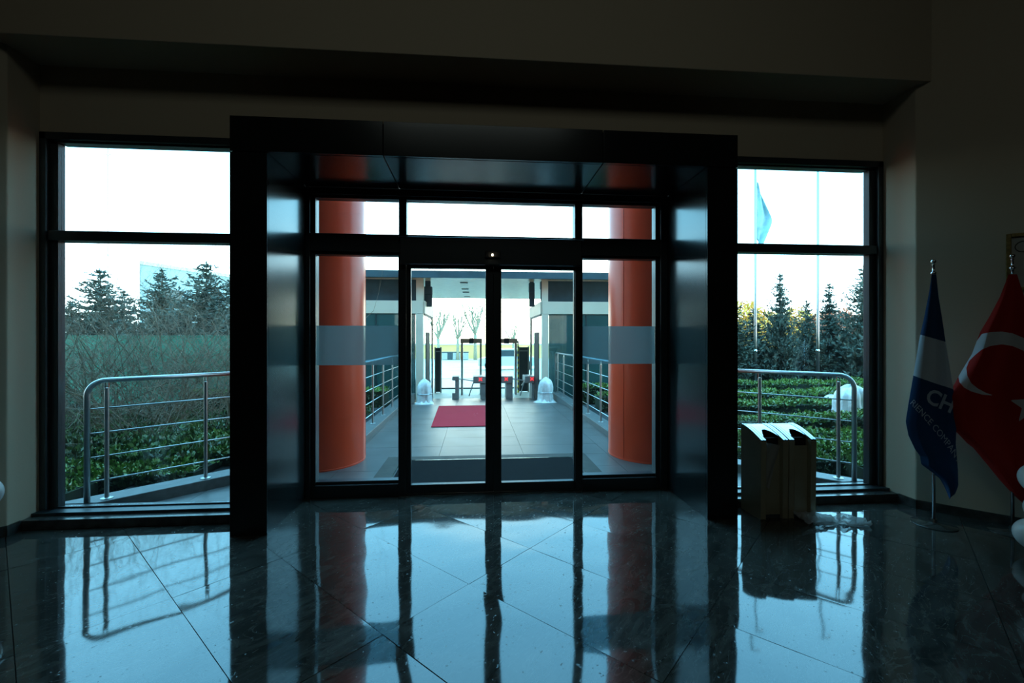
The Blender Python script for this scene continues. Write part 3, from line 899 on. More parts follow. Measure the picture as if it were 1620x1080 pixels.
# ------------------------------------------------------------------ planting
def leaf_mesh(name, L, D, H, n, size, m, seed, core=True):
    rng = random.Random(seed)
    b_ = MB()
    for _ in range(n):
        x = rng.uniform(-L / 2, L / 2); y = rng.uniform(-D / 2, D / 2)
        side = rng.random()
        top = H * (.90 + .22 * noise.noise(Vector((x * 2.3, y * 2.3, seed))))
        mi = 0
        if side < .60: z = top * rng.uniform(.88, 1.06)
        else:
            mi = 2  # side leaves take the darker green with the shade painted in
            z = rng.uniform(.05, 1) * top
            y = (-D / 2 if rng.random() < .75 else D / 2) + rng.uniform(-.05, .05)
        s_ = size * rng.uniform(.6, 1.35)
        d = Vector((rng.gauss(0, 1), rng.gauss(0, 1) - .3, abs(rng.gauss(0, .9)) + .2)).normalized()
        w_ = d.cross(Vector((rng.gauss(0, 1), rng.gauss(0, 1), rng.gauss(0, 1)))).normalized() * s_ * .30
        c_ = Vector((x, y, z))
        b_.add([c_, c_ + d * s_ * .5 + w_, c_ + d * s_, c_ + d * s_ * .5 - w_], [(0, 1, 2, 3)], mi)
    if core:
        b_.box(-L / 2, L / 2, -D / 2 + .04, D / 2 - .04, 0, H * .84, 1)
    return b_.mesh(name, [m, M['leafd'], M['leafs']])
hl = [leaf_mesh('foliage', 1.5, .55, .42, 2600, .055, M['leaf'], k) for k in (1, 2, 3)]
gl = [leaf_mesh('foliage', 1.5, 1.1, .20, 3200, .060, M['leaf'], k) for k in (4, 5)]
def hedge_row(name, x0, x1, y, meshes, label, hs=1.0, ds=1.0, group=None, z=-.11):
    h = thing(name, ((x0 + x1) / 2, y, z), label, 'hedge', group)
    n = max(1, round((x1 - x0) / 1.45))
    for k in range(n):
        pobj('foliage', random.choice(meshes), h, ((k + .5) * (x1 - x0) / n - (x1 - x0) / 2, 0, 0), random.choice((0, math.pi)) + random.uniform(-.03, .03), ((x1 - x0) / n / 1.45, ds, hs * random.uniform(.93, 1.07)))
    return h
GR = 'clipped hedge rows right of the porch'
hedge_row('ground_cover', 4.75, 9.5, 4.98, gl, 'leafy ground cover strip closest to the facade, right of the porch', 1.0, .70)
hedge_row('ground_cover', -9.5, -4.25, 4.98, gl, 'leafy ground cover strip closest to the facade, left of the porch', 1.0, .70)
hedge_row('ground_cover', -9.2, -3.35, 5.78, gl, 'leafy ground cover strip along the diagonal left kerb', 1.1, .70)
hedge_row('ground_cover', 3.85, 9.2, 5.65, gl, 'leafy ground cover strip along the diagonal right kerb', 1.0, .60)
hedge_row('ground_cover', 3.2, 9.0, 6.45, gl, 'low leafy ground cover just behind the right porch railing', 1.2, 1.3)
hedge_row('hedge', 2.9, 10.5, 7.4, hl, 'nearest clipped green hedge row outside the right window', 1.0, 1.1, GR)
hedge_row('hedge', 2.9, 12, 8.7, hl, 'second clipped green hedge row outside the right window, level with the wrapped shrub', 1.1, 1.1, GR)
hedge_row('hedge', 2.9, 13.5, 10.2, hl, 'third clipped green hedge row outside the right window, behind the wrapped shrub', 1.25, 1.2, GR)
hedge_row('hedge', 2.9, 15.5, 12.0, hl, 'farthest clipped green hedge row, in front of the conifers', 1.3, 1.3, GR)
gl_r = gl
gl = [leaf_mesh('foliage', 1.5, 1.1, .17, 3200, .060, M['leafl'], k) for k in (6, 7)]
GL = 'leafy ground cover left of the porch'
hedge_row('ground_cover', -9.0, -2.6, 6.75, gl, 'nearest leafy ground cover bed behind the left railing', 1.5, 1.25, GL)
hedge_row('ground_cover', -10, -2.4, 8.0, gl, 'middle leafy ground cover bed under the bare bushes', 1.3, 1.2, GL)
hedge_row('ground_cover', -11, -2.3, 9.4, gl, 'far leafy ground cover bed behind the bare bushes', 1.3, 1.2, GL)
hedge_row('hedge', -7, -2.3, 11.6, hl, 'green hedge row in front of the left gatehouse', 1.2, 1.2)

def twig_shrub(seed, h, r, n, m):
    """bare bush: arching canes that fork into thin twigs, every twig a three-sided sliver"""
    rng = random.Random(seed)
    b_ = MB()
    def seg_(p, q, r0, r1):
        d = (q - p)
        if d.length < 1e-4: return
        d = d.normalized()
        sx = d.cross(Vector((.3, .9, .2))).normalized(); uy = sx.cross(d)
        vs = []
        for (c_, rr) in ((p, r0), (q, r1)):
            for k in range(3):
                a = 2.094 * k
                vs.append(c_ + rr * (math.cos(a) * sx + math.sin(a) * uy))
        b_.add(vs, [(0, 1, 4, 3), (1, 2, 5, 4), (2, 0, 3, 5)])
    def grow(p, d, L, r0, depth):
        steps = 4 if depth < 2 else 3
        for i in range(steps):
            d = (d + Vector((rng.gauss(0, .22), rng.gauss(0, .22), rng.gauss(0, .16) - (.10 if depth else .05)))).normalized()
            q = p + d * L / steps
            r1 = r0 * .80
            seg_(p, q, r0, r1)
            if depth < 3 and rng.random() < (.95 if depth < 2 else .7):
                nd = (d + Vector((rng.gauss(0, .7), rng.gauss(0, .7), rng.gauss(.15, .5)))).normalized()
                grow(q, nd, L * rng.uniform(.45, .7), r1 * .62, depth + 1)
            p, r0 = q, r1
    for _ in range(n):
        a = rng.uniform(0, 6.283)
        rr = r * .35 * math.sqrt(rng.random())
        d = Vector((math.cos(a) * rng.uniform(.1, .9), math.sin(a) * rng.uniform(.1, .9), 1)).normalized()
        grow(Vector((rr * math.cos(a), rr * math.sin(a), 0)), d, h * rng.uniform(.6, .95), rng.uniform(.008, .012), 0)
    return b_.mesh('branches', m)
tw = [twig_shrub(11, 2.9, 1.5, 30, M['twig']), twig_shrub(12, 3.0, 1.6, 30, M['twig2']), twig_shrub(13, 2.2, 1.4, 32, M['twig2'])]
spots = [(-7.1, 8.1, 0, 1.0), (-5.9, 8.4, 1, .95), (-4.8, 8.5, 0, 1.0), (-4.6, 9.7, 1, .72), (-8.6, 9.0, 1, 1.05), (-7.3, 9.7, 0, 1.1),
         (-6.0, 9.9, 2, 1.4), (-9.6, 10.2, 0, 1.2), (-4.9, 10.2, 1, 1.15), (-5.4, 7.5, 2, .75), (-6.9, 7.7, 2, .75), (-8.0, 11.3, 1, 1.25)]
wh = ['far left, against the left window edge', 'left of the window middle', 'in the middle of the left window', 'nearest the entrance, thin and pale',
      'in the second row at the far left', 'in the second row left of the middle', 'in the second row at the middle, tall',
      'in the back row at the far left', 'in the second row nearest the entrance', 'low one in front at the middle', 'low one in front left of the middle', 'in the back row before the green mesh fence']
for i, (x, y, k, s_) in enumerate(spots):
    o = pobj('bare_shrub', tw[k] if i < 10 else tw[0] if i == 10 else tw[1], None, (x, y, -.1), random.uniform(0, 6.28), (s_, s_, s_ * random.uniform(.92, 1.05)))
    tag(o, 'leafless twiggy bush outside the left window, ' + wh[i], 'bush', 'leafless bushes outside the left window')

# green mesh fence
fx0, fx1 = -20.0, -5.7
fn = thing('mesh_fence', ((fx0 + fx1) / 2, 12.8, -.1), 'long green windbreak mesh fence behind the bare bushes', 'fence')
MB().box(fx0, fx1, 12.8, 12.81, -.1, 1.73).build('mesh_screen', M['tealmesh'], fn)
for k in range(7):
    x = fx0 + (fx1 - fx0) * k / 6
    MB().tube([(x, 12.85, -.1), (x, 12.85, 1.76)], .03, 8).build('post', M['grey'], fn)
MB().tube([(fx0, 12.8, 1.73), (fx1, 12.8, 1.73)], .014, 6).build('top_wire', M['tealmesh'], fn)

def conifer(seed, h, r, m, dens=1.0, up=.35):
    rng = random.Random(seed)
    b_ = MB()
    lev = int(46 * dens)
    for i in range(lev):
        t = (i + rng.random()) / lev
        z = h * (.06 + .94 * t)
        rad = r * (1 - t) ** .62 * rng.uniform(.62, 1.2) * (1 if t > .15 else .85) + .02
        nb = max(4, int(9 * (1 - t) + 4))
        for k in range(nb):
            a = rng.uniform(0, 6.283)
            Lb = rad * rng.uniform(.65, 1.12)
            dirh = Vector((math.cos(a), math.sin(a), 0))
            ns = max(3, int(Lb / .075))
            for s_ in range(ns):
                u = (s_ + .5) / ns
                c_ = dirh * Lb * u + Vector((0, 0, z - .15 * Lb * math.sin(u * 2.2) + up * Lb * u * u))
                for q in range(2 if rng.random() < .8 else 1):
                    d = (dirh * rng.uniform(.2, 1) + Vector((rng.gauss(0, .6), rng.gauss(0, .6), rng.gauss(.35, .35)))).normalized()
                    L_ = rng.uniform(.15, .32) * (1.1 - .35 * u) * (1.05 - .48 * t)
                    w_ = d.cross(Vector((rng.gauss(0, 1), rng.gauss(0, 1), rng.gauss(0, 1)))).normalized() * L_ * .17
                    b_.add([c_ - w_, c_ + d * L_ * .6 - w_ * .9, c_ + d * L_, c_ + d * L_ * .55 + w_, c_ + w_], [(0, 1, 2, 3, 4)])
    for k in range(26):
        z = h * (.93 + .085 * k / 26)
        d = Vector((rng.gauss(0, .5), rng.gauss(0, .5), 1)).normalized() * .12
        w_ = Vector((rng.gauss(0, 1), rng.gauss(0, 1), 0)).normalized() * .016
        c_ = Vector((0, 0, z))
        b_.add([c_ - w_, c_ + d, c_ + w_], [(0, 1, 2)])
    return b_.mesh('foliage', m)
cm = [conifer(21, 4.6, 1.75, M['con'], 1.15, .40), conifer(22, 4.6, 1.65, M['con2'], 1.15, .5), conifer(23, 4.6, 1.5, M['con'], 1.15, .25)]
def trunk_mesh(h, r): return MB().tube([(0, 0, 0), (.02, 0, h * .5), (0, .02, h)], [r, r * .6, r * .15], 8).mesh('trunk', M['bark'], True)
tm = trunk_mesh(4.5, .09)
def put_conifer(px, top, Y, k, label, wide=1.0, group=None):
    p = at(px, top, Y)
    s_ = (p.z + .1) / 4.6
    t = thing('conifer', (p.x, Y, -.1), label, 'conifer', group)
    pobj('foliage', cm[k], t, (0, 0, 0), random.uniform(0, 6), (s_ * wide, s_ * wide, s_))
    pobj('trunk', tm, t, (0, 0, 0), 0, (s_, s_, s_))
G1 = 'conifers behind the left fence'
for a in ((112, 478, 15.5, 1, 'low dark conifer at the left edge of the left window', .95), (158, 428, 16, 0, 'pointed conifer standing alone left of the pale building', 1.0),
          (196, 462, 16.8, 2, 'shorter conifer right of the lone pointed one', .85), (256, 428, 15.5, 1, 'broad conifer in front of the pale building, left of the tallest', .9),
          (292, 470, 17.5, 2, 'small thin conifer between the two conifers before the pale building', .9),
          (326, 418, 15.5, 0, 'tallest dark conifer in front of the pale building', 1.0), (366, 440, 16.5, 1, 'conifer cut by the black surround right of the tallest', 1.05)):
    put_conifer(a[0], a[1], a[2], a[3], a[4], a[5] * 1.25, G1)
G2 = 'conifers outside the right window'
for a in ((1160, 478, 14.5, 1, 'low conifer half hidden by the black surround, with yellow light behind', 1.0), (1192, 490, 15.2, 2, 'low conifer beside the left flagpole', 1.2),
          (1234, 434, 14.5, 0, 'tallest pointed conifer outside the right window, between the flagpoles', .55), (1277, 476, 15, 1, 'round topped conifer just left of the right flagpole', .8),
          (1312, 450, 15.2, 2, 'pointed conifer just right of the right flagpole', .72), (1340, 500, 16.0, 1, 'short conifer low between the two at the right frame', .9),
          (1366, 424, 14.2, 0, 'tall conifer cut by the right window frame', .72), (1420, 440, 15, 1, 'conifer beyond the right window frame', .9)):
    put_conifer(a[0], a[1], a[2], a[3], a[4], a[5], G2)
# blue spruces seen above the gatehouse glass
# autumn trees far behind
def blob_tree(seed, h, r, m):
    rng = random.Random(seed); b_ = MB()
    for _ in range(2600):
        d = Vector((rng.gauss(0, 1), rng.gauss(0, 1), rng.gauss(0, 1))).normalized() * (rng.random() ** .4)
        c_ = Vector((d.x * r, d.y * r, h * .6 + d.z * h * .42))
        q = Vector((rng.gauss(0, 1), rng.gauss(0, 1), rng.gauss(0, 1))).normalized() * rng.uniform(.10, .2)
        w_ = q.cross(Vector((rng.gauss(0, 1), rng.gauss(0, 1), 1))).normalized() * .07
        b_.add([c_ - q, c_ + w_, c_ + q, c_ - w_], [(0, 1, 2, 3)])
    return b_.mesh('crown', m)
by, br = blob_tree(31, 5, 1.7, M['yel']), blob_tree(32, 5, 1.7, M['rust'])
tm2 = trunk_mesh(3.4, .12)
for (px, top, Y, me, lb) in ((1176, 476, 25, by, 'yellow leaved tree behind the low conifers by the left flagpole'),
                             (1215, 492, 27, by, 'yellow leaved tree behind the tallest conifer at the right window'),
                             (1258, 486, 28, by, 'yellow leaved tree between the middle conifers at the right window'),
                             (1300, 492, 27, br, 'rust red tree behind the right flagpole'), (1335, 488, 28, br, 'rust red tree low between conifers at the right frame'),
                             (945, 455, 24, by, 'yellow leaved tree above the right gatehouse roof'), (1170, 545, 22, br, 'rust red low tree at the left edge of the right window')):
    p = at(px, top, Y)
    s_ = (p.z + .4) / 5
    t = thing('autumn_tree', (p.x, Y, -.43), lb, 'tree', 'autumn trees behind the conifers')
    pobj('crown', me, t, (0, 0, 0), rnd() * 6, (s_, s_, s_)); pobj('trunk', tm2, t, (0, 0, 0), 0, (s_, s_, s_))

# pollarded bare trees far down the middle, on the yard
def pollard(seed):
    rng = random.Random(seed); b_ = MB()
    b_.tube([(0, 0, 0), (.03, 0, 1.2), (0, 0, 2.0)], [.16, .12, .13], 8)
    for k in range(16):
        a = rng.uniform(0, 6.28); sp = rng.uniform(.15, .75)
        p = Vector((0, 0, 1.95)); path_ = [p]
        d = Vector((math.cos(a) * sp, math.sin(a) * sp, 1)).normalized()
        for i in range(5):
            d = (d + Vector((rng.gauss(0, .08), rng.gauss(0, .08), .08))).normalized()
            p = p + d * rng.uniform(.35, .55); path_.append(p)
            if i > 1:
                b_.tube([p, p + (d + Vector((rng.gauss(0, .5), rng.gauss(0, .5), .3))).normalized() * .7], [.035, .012], 5)
        b_.tube(path_, [.06, .05, .045, .04, .03, .015], 6)
    return b_.mesh('branches', M['palebark'], True)
for i, (px, Y, s_, lb) in enumerate(((693, 40, 1.05, 'bare pollarded tree beside the left screen panel'), (724, 44, 1.05, 'bare pollarded tree left of the left metal detector'),
                                     (752, 44, 1.25, 'tallest bare pollarded tree above the left metal detector'), (812, 46, .8, 'small bare pollarded tree above the right metal detector'))):
    p = at(px, 560, Y)
    tag(pobj('bare_tree', pollard(40 + i), None, (p.x, Y, -.43), i, (s_, s_, s_)), lb, 'tree', 'pollarded trees across the yard')

# far yard: low wall, yellow building, grey boxes, parked cars
a, c_ = at(699, 545, 47), at(840, 545, 47)
fb = thing('yellow_wall', ((a.x + c_.x) / 2, 47, -.43), 'long low yellow wall across the yard behind the metal detectors', 'wall')
MB().box(a.x - 4, c_.x + 4, 47, 47.4, -.43, 1.0).build('wall_body', M['yellow'], fb)
MB().box(a.x - 4, c_.x + 4, 46.9, 47.5, 1.0, 1.12).build('coping', M['bright'], fb)
for i, (x0, x1, m, lb) in enumerate(((699, 708, 'grey', 'pale grey container at the left end of the row'), (708.5, 715.5, 'dark', 'dark blue grey container between the pale ones'),
                                  (716, 728, 'grey', 'grey container right of the dark one'), (732, 741, 'grey', 'grey container under the left metal detector'))):
    a, c_ = at(x0, 557, 44), at(x1, 568.5, 44)
    k = thing('storage_container', ((a.x + c_.x) / 2, 44, -.43), lb, 'container', 'containers across the yard')
    MB().box(a.x, c_.x, 44, 45.2, -.40, a.z).build('container_body', M[m], k, bevel=.02)
    MB().box(a.x - .02, c_.x + .02, 43.98, 45.22, a.z - .06, a.z + .02).build('top_rim', M['dark'], k)
    MB().box(a.x + .05, c_.x - .05, 44.0, 45.1, -.43, -.38).build('skid', M['dark'], k)
def car(px, Y, label, m):
    p = at(px, 560, Y)
    k = thing('parked_car', (p.x, Y, -.43), label, 'car', 'cars parked far across the yard')
    x, z = p.x, .15
    prof = [(-2.0, .3), (-1.95, .75), (-1.2, .9), (-.7, 1.4), (.7, 1.42), (1.3, .95), (2.0, .8), (2.05, .3)]
    vs = [(x + q[0], Y - .8, z - .58 + q[1]) for q in prof] + [(x + q[0], Y + .8, z - .58 + q[1]) for q in prof]
    n = len(prof)
    MB().add(vs, [tuple(range(n)), tuple(range(2 * n - 1, n - 1, -1))] + [(i, i + n, (i + 1) % n + n, (i + 1) % n) for i in range(n)]).build('body', M[m], k)
    for wx in (-1.25, 1.25):
        MB().tube([(x + wx, Y - .86, -.43 + .32), (x + wx, Y - .6, -.43 + .32)], .32, 16).build('wheel', M['rubber'], k)
    MB().box(x - .65, x + .65, Y - .815, Y - .79, z + .35, z + .75).build('side_window', M['dark'], k)
car(712, 52, 'pale car far across the yard left of the detectors', 'whitecar')
car(738, 53, 'pale car far across the yard behind the left detector', 'whitecar')
car(803, 30, 'pale car parked across the yard, seen through the right detector', 'whitecar')

# pale building far left
b0 = at(221, 418, 34); b1 = at(420, 449, 44)
bb = thing('pale_building', (b0.x, 34, -.4), 'pale blue flat roofed building far behind the left conifers', 'building')
dv = Vector((b1.x - b0.x, 10)).normalized(); nv = Vector((-dv.y, dv.x))
q0 = Vector((b0.x, 34)); q1 = q0 + dv * 20
sv = Vector((q0.x + 3, q0.y)).normalized()
MB().prism([tuple(q0), tuple(q1), tuple(q1 + sv * 8), tuple(q0 + sv * 8)], -.4, b0.z).build('cladding', M['palebuild'], bb)
MB().prism([tuple(q0 - nv * .1 - dv * .1), tuple(q1 - nv * .1), tuple(q1 + sv * 8), tuple(q0 + sv * 8)], b0.z, b0.z + .25).build('parapet', M['cream'], bb)
for k in range(6):
    c0 = q0 + dv * (1.2 + k * 3.2)
    MB().prism([tuple(c0 - nv * .03), tuple(c0 + dv * 1.8 - nv * .03), tuple(c0 + dv * 1.8), tuple(c0)], b0.z - 3.0, b0.z - 1.6).build('window', M['gglass'], bb)

# flagpoles and lamp mast
def flagpole(px, Y, top, label, name='flagpole'):
    p = at(px, 600, Y)
    f = thing(name, (p.x, Y, -.1), label, 'flagpole', 'white flagpoles outside the right window')
    MB().tube([(p.x, Y, -.1), (p.x, Y, 2.0), (p.x, Y, top)], [.055, .045, .03], 12).build('pole', M['steel'], f, smooth=True)
    MB().tube([(p.x, Y, 1.2), (p.x, Y, 1.30)], .065, 12).build('collar', M['chrome'], f, smooth=True)
    MB().tube([(p.x - .05, Y, top), (p.x + .22, Y, top + .04), (p.x + .22, Y, top - .1)], .025, 8).build('pulley_arm', M['steel'], f, smooth=True)
    MB().lathe([(.16, -.1), (.16, -.04), (.07, 0.0), (.07, .05)], p.x, Y, 16).build('base_plate', M['steel'], f)
    return p
p = flagpole(1195, 14.0, 8.4, 'white flagpole carrying a pale blue flag, outside the right window')
# pale flag on it
b = MB()
nu, nv_ = 10, 26
vs = []
for j in range(nv_ + 1):
    v = j / nv_
    zz = 6.95 - 2.0 * v
    wdt = .42 * (min(1, v * 1.9) if v < .6 else 1 - (v - .6) * 1.9) + .05
    for i in range(nu + 1):
        u = i / nu
        vs.append((p.x + .05 + u * wdt, 14.0 + .09 * math.sin(u * 9 + v * 3) * u, zz - .25 * u))
fs = [(j * (nu + 1) + i, j * (nu + 1) + i + 1, (j + 1) * (nu + 1) + i + 1, (j + 1) * (nu + 1) + i) for j in range(nv_) for i in range(nu)]
fo = b.add(vs, fs).build('hanging_flag', mat('pale_blue_flag', (.30, .52, .56), .7, nz=.2, nscale=4), smooth=True)
so = fo.modifiers.new('thick', 'SOLIDIFY'); so.thickness = .004
tag(fo, 'pale blue flag hanging limp high on the left outdoor flagpole', 'flag')
flagpole(1294, 14.0, 8.5, 'bare white flagpole outside the right window, right of the one with the flag')
p = at(171, 245, 22)
lm = thing('lamp_mast', (p.x, 22, -.43), 'very thin pale mast with a short cross arm above the left conifers', 'mast')
MB().tube([(p.x, 22, -.43), (p.x, 22, p.z + .8)], .02, 8).build('pole', M['steel'], lm)
MB().tube([(p.x - .18, 22, p.z), (p.x + .1, 22, p.z + .02)], .02, 8).build('cross_arm', M['steel'], lm)

# ================================================================== INTERIOR OBJECTS
# ---- twin bins
def bin_unit(x0, label):
    w = .262; x1 = x0 + w; y0, y1 = 3.84, 4.13
    t = thing('recycling_bin', ((x0 + x1) / 2, (y0 + y1) / 2, 0), label, 'bin', 'pair of bins beside the entrance')
    def prof(k):   # curved top from back (k=0) to front (k=1)
        a = k * R(62)
        return y1 - (y1 - y0 + .012) * k, .745 + .075 * math.cos(a * 1.45) - .02 * k
    # side panels follow the curve
    for (a, b_) in ((x0, x0 + .05), (x1 - .05, x1)):
        vs = []; n = 14
        pts = [(y1, .0)] + [prof(k / n) for k in range(n + 1)] + [(y0, .0)]
        pts = [(y, z - .010) if z > .1 else (y, z) for y, z in pts]
        m_ = len(pts)
        vs = [(a, y, z) for y, z in pts] + [(b_, y, z) for y, z in pts]
        MB().add(vs, [tuple(range(m_)), tuple(range(2 * m_ - 1, m_ - 1, -1))] + [(i, (i + 1) % m_, (i + 1) % m_ + m_, i + m_) for i in range(m_)]).build('side_panel', M['binm'], t, bevel=.004)
        for dx0, dx1 in ((.002, .020), (.026, .048)):
            vs = []
            for k in range(n + 1):
                y, z = prof(k / n)
                vs += [(a + dx0, y, z - .008), (a + dx1, y, z - .008), (a + dx1, y, z + .004), (a + dx0, y, z + .004)]
            fs = []
            for k in range(n):
                o_ = 4 * k
                for e0, e1 in ((0, 1), (1, 2), (2, 3), (3, 0)):
                    fs.append((o_ + e0, o_ + e1, o_ + 4 + e1, o_ + 4 + e0))
            fs += [(3, 2, 1, 0), (4 * n, 4 * n + 1, 4 * n + 2, 4 * n + 3)]
            MB().add(vs, fs).build('steel_trim', M['binsteel'], t, auto=True)
    # recessed front and back panels
    MB().box(x0 + .05, x1 - .05, y0 + .035, y0 + .045, .03, .66).build('front_panel', M['binm'], t, bevel=.003)
    MB().box(x0 + .05, x1 - .05, y1 - .02, y1 - .005, .0, .80).build('back_panel', M['binm'], t)
    MB().box(x0 + .05, x1 - .05, y0 + .03, y1 - .02, .0, .03).build('plinth', M['dark'], t)
    # lid: steel over the rear, arched mouth at the front
    n, mseg = 12, 14
    vs = []; fs = []
    for j in range(mseg + 1):
        u = j / mseg
        xx = x0 + .05 + (w - .10) * u
        kmax = .50 + .42 * abs(2 * u - 1) ** 2.2
        for k in range(n + 1):
            y, z = prof(kmax * k / n)
            vs.append((xx, y, z + .002))
    for j in range(mseg):
        for k in range(n):
            a = j * (n + 1) + k
            fs.append((a, a + 1, a + n + 2, a + n + 1))
    lid = MB().add(vs, fs).build('lid', M['binsteel'], t, smooth=True)
    s_ = lid.modifiers.new('t', 'SOLIDIFY'); s_.thickness = .004
    MB().box(x0 + .055, x1 - .055, y0 + .05, y0 + .06, .50, .735).build('chute_flap', M['rubber'], t)
    # liner bag peeping over the front
    bl = MB(); rows, cols = 14, 8
    vs = []
    for i in range(rows + 1):
        for j in range(cols + 1):
            u = j / cols; v = i / rows
            ww = (.15 * (1 - v * .75))
            vs.append((x0 + .06 + ww * u, y0 + .025 - .006 * math.sin(u * 9 + v * 5), .70 - .40 * v - .03 * u))
    fs = [(i * (cols + 1) + j, i * (cols + 1) + j + 1, (i + 1) * (cols + 1) + j + 1, (i + 1) * (cols + 1) + j) for i in range(rows) for j in range(cols)]
    if x0 < 2.7:
        bl.add(vs, fs).build('liner_bag', M['bag'], t, smooth=True)
    return t
bin_unit(2.59, 'left bin of the pair right of the entrance, with a plastic liner hanging out')
bin_unit(2.862, 'right bin of the pair, nearer the window, dark mouth')

# crumpled plastic film on the floor
def sheet(cx, cy, sx, sy, rz, seed):
    b_ = MB(); n, m_ = 44, 26; vs = []
    for i in range(n + 1):
        for j in range(m_ + 1):
            u, v = i / n - .5, j / m_ - .5
            q = Vector((u * 5, v * 5, seed))
            edge = 1 + .22 * noise.noise(Vector((math.atan2(v, u) * 1.5, seed, 0)))
            x, y = u * sx * edge, v * sy * edge * (1 - .5 * (u + .5))
            z = .006 + max(0, .055 * noise.noise(q) + .035 * noise.noise(q * 2.7) + .10 * max(0, -.1 - u) + .012)
            r_ = Matrix.Rotation(rz, 2) @ Vector((x, y))
            vs.append((cx + r_.x, cy + r_.y, z))
    fs = [(i * (m_ + 1) + j, (i + 1) * (m_ + 1) + j, (i + 1) * (m_ + 1) + j + 1, i * (m_ + 1) + j + 1) for i in range(n) for j in range(m_)]
    o = b_.add(vs, fs).build('plastic_sheet', M['bag'], smooth=False)
    return o
tag(sheet(3.20, 3.735, .58, .26, R(-12), 2.0), 'crumpled clear plastic sheet on the floor in front of the bins', 'plastic sheet')

# ---- flags
RV = Vector((math.cos(YAW + R(15)), -math.sin(YAW + R(15)), 0))   # width direction of the drapes
FN = Vector((-RV.y, RV.x, 0)) * -1.0                                # towards the room
def sdf_poly(px, py, poly):
    d = 1e9; inside = False
    n = len(poly)
    for i in range(n):
        ax, ay = poly[i]; bx, by = poly[(i + 1) % n]
        ex, ey = bx - ax, by - ay
        t = max(0, min(1, ((px - ax) * ex + (py - ay) * ey) / (ex * ex + ey * ey + 1e-12)))
        dx, dy = px - ax - ex * t, py - ay - ey * t
        d = min(d, dx * dx + dy * dy)
        if (ay > py) != (by > py) and px < (bx - ax) * (py - ay) / (by - ay) + ax: inside = not inside
    return -math.sqrt(d) if inside else math.sqrt(d)
def interp(tab, y):
    if y <= tab[0][0]: return tab[0][1]
    for (y0, x0), (y1, x1) in zip(tab, tab[1:]):
        if y <= y1:
            t = (y - y0) / (y1 - y0)
            return x0 + (x1 - x0) * t
    return tab[-1][1]
def flag_mat(name, base, band, rough=.75):
    m = mat(name, base, rough, spec=.2)
    t = m.node_tree; p = t.nodes['Principled BSDF']
    at_ = t.nodes.new('ShaderNodeAttribute'); at_.attribute_name = 'emblem'
    gt = t.nodes.new('ShaderNodeMath'); gt.operation = 'LESS_THAN'; gt.inputs[1].default_value = 0.0
    t.links.new(at_.outputs['Fac'], gt.inputs[0])
    mxx = t.nodes.new('ShaderNodeMixRGB')
    mxx.inputs[1].default_value = (*base, 1); mxx.inputs[2].default_value = (*band, 1)
    t.links.new(gt.outputs[0], mxx.inputs[0])
    t.links.new(mxx.outputs[0], p.inputs['Base Color'])
    tc = t.nodes.new('ShaderNodeTexCoord')
    n = t.nodes.new('ShaderNodeTexNoise'); n.inputs['Scale'].default_value = 400
    bu = t.nodes.new('ShaderNodeBump'); bu.inputs['Strength'].default_value = .1; bu.inputs['Distance'].default_value = .002
    t.links.new(tc.outputs['Object'], n.inputs['Vector']); t.links.new(n.outputs['Fac'], bu.inputs['Height']); t.links.new(bu.outputs[0], p.inputs['Normal'])
    return m
def drape(name, px0, Ybase, left, right, y0, y1, depthf, emblem, mats, nu=70, nv=120):
    """cloth patterned in units of 1/100 of ~0.56 m: the outline tables are (height, x) in drape units"""
    w = Ybase  # distance used to turn drape units into metres
    k = w / 700.0
    org = px0
    cx0 = drape.cx
    tv = -Vector((org.x, org.y, 0)).normalized()   # folds push out into the room
    me = bpy.data.meshes.new(name)
    vs = []; em = []
    def pos(x, y):
        d = depthf(x, y)
        c_ = org + RV * ((x - cx0) * k / 1.23)
        return Vector((c_.x, c_.y, CAMH + (536 - y) * k)) + tv * d
    for j in range(nv + 1):
        v = j / nv; yy0 = y0 + (y1 - y0) * v
        xl, xr = interp(left, yy0), interp(right, yy0)
        for i in range(nu + 1):
            u = i / nu
            x = xl + (xr - xl) * u
            vs.append(pos(x, yy0)); em.append(emblem(x, yy0))
    fs = [(j * (nu + 1) + i, (j + 1) * (nu + 1) + i, (j + 1) * (nu + 1) + i + 1, j * (nu + 1) + i + 1) for j in range(nv) for i in range(nu)]
    me.from_pydata([tuple(v) for v in vs], [], fs)
    me.polygons.foreach_set('use_smooth', [True] * len(fs))
    at_ = me.attributes.new('emblem', 'FLOAT', 'POINT')
    at_.data.foreach_set('value', em)
    me.materials.append(mats)
    o = bpy.data.objects.new(name, me); COL.objects.link(o)
    return o, pos
def stand(x, y, top, label):
    s_ = thing('flag_stand', (x, y, 0), label, 'flag stand', 'chrome flag stands')
    MB().lathe([(.001, 0), (.16, 0), (.16, .005), (.155, .008), (.05, .013), (.026, .022), (.022, .05), (.001, .052)], x, y, 48).build('base_disc', M['floor'], s_, auto=True)
    MB().tube([(x, y, .04), (x, y, top - .13)], .0125, 16).build('pole', M['chrome'], s_, smooth=True)
    prof = [(.012, top - .14), (.022, top - .13), (.022, top - .12), (.010, top - .11), (.009, top - .055), (.016, top - .05)]
    for k in range(9):
        a = -math.pi / 2 + math.pi * k / 8
        prof.append((max(.001, .021 * math.cos(a)), top - .022 + .021 * math.sin(a)))
    MB().lathe(prof, x, y, 20).build('finial', M['chrome'], s_, smooth=True)
    return s_
FP1 = Vector((4.067, 3.621, 0)); FP2 = Vector((4.575, 3.42, 0))
s1 = stand(FP1.x, FP1.y, 2.36, 'chrome flag stand carrying the blue flag by the right wall corner')
s2 = stand(FP2.x, FP2.y, 2.38, 'chrome flag stand carrying the red flag by the picture frame')

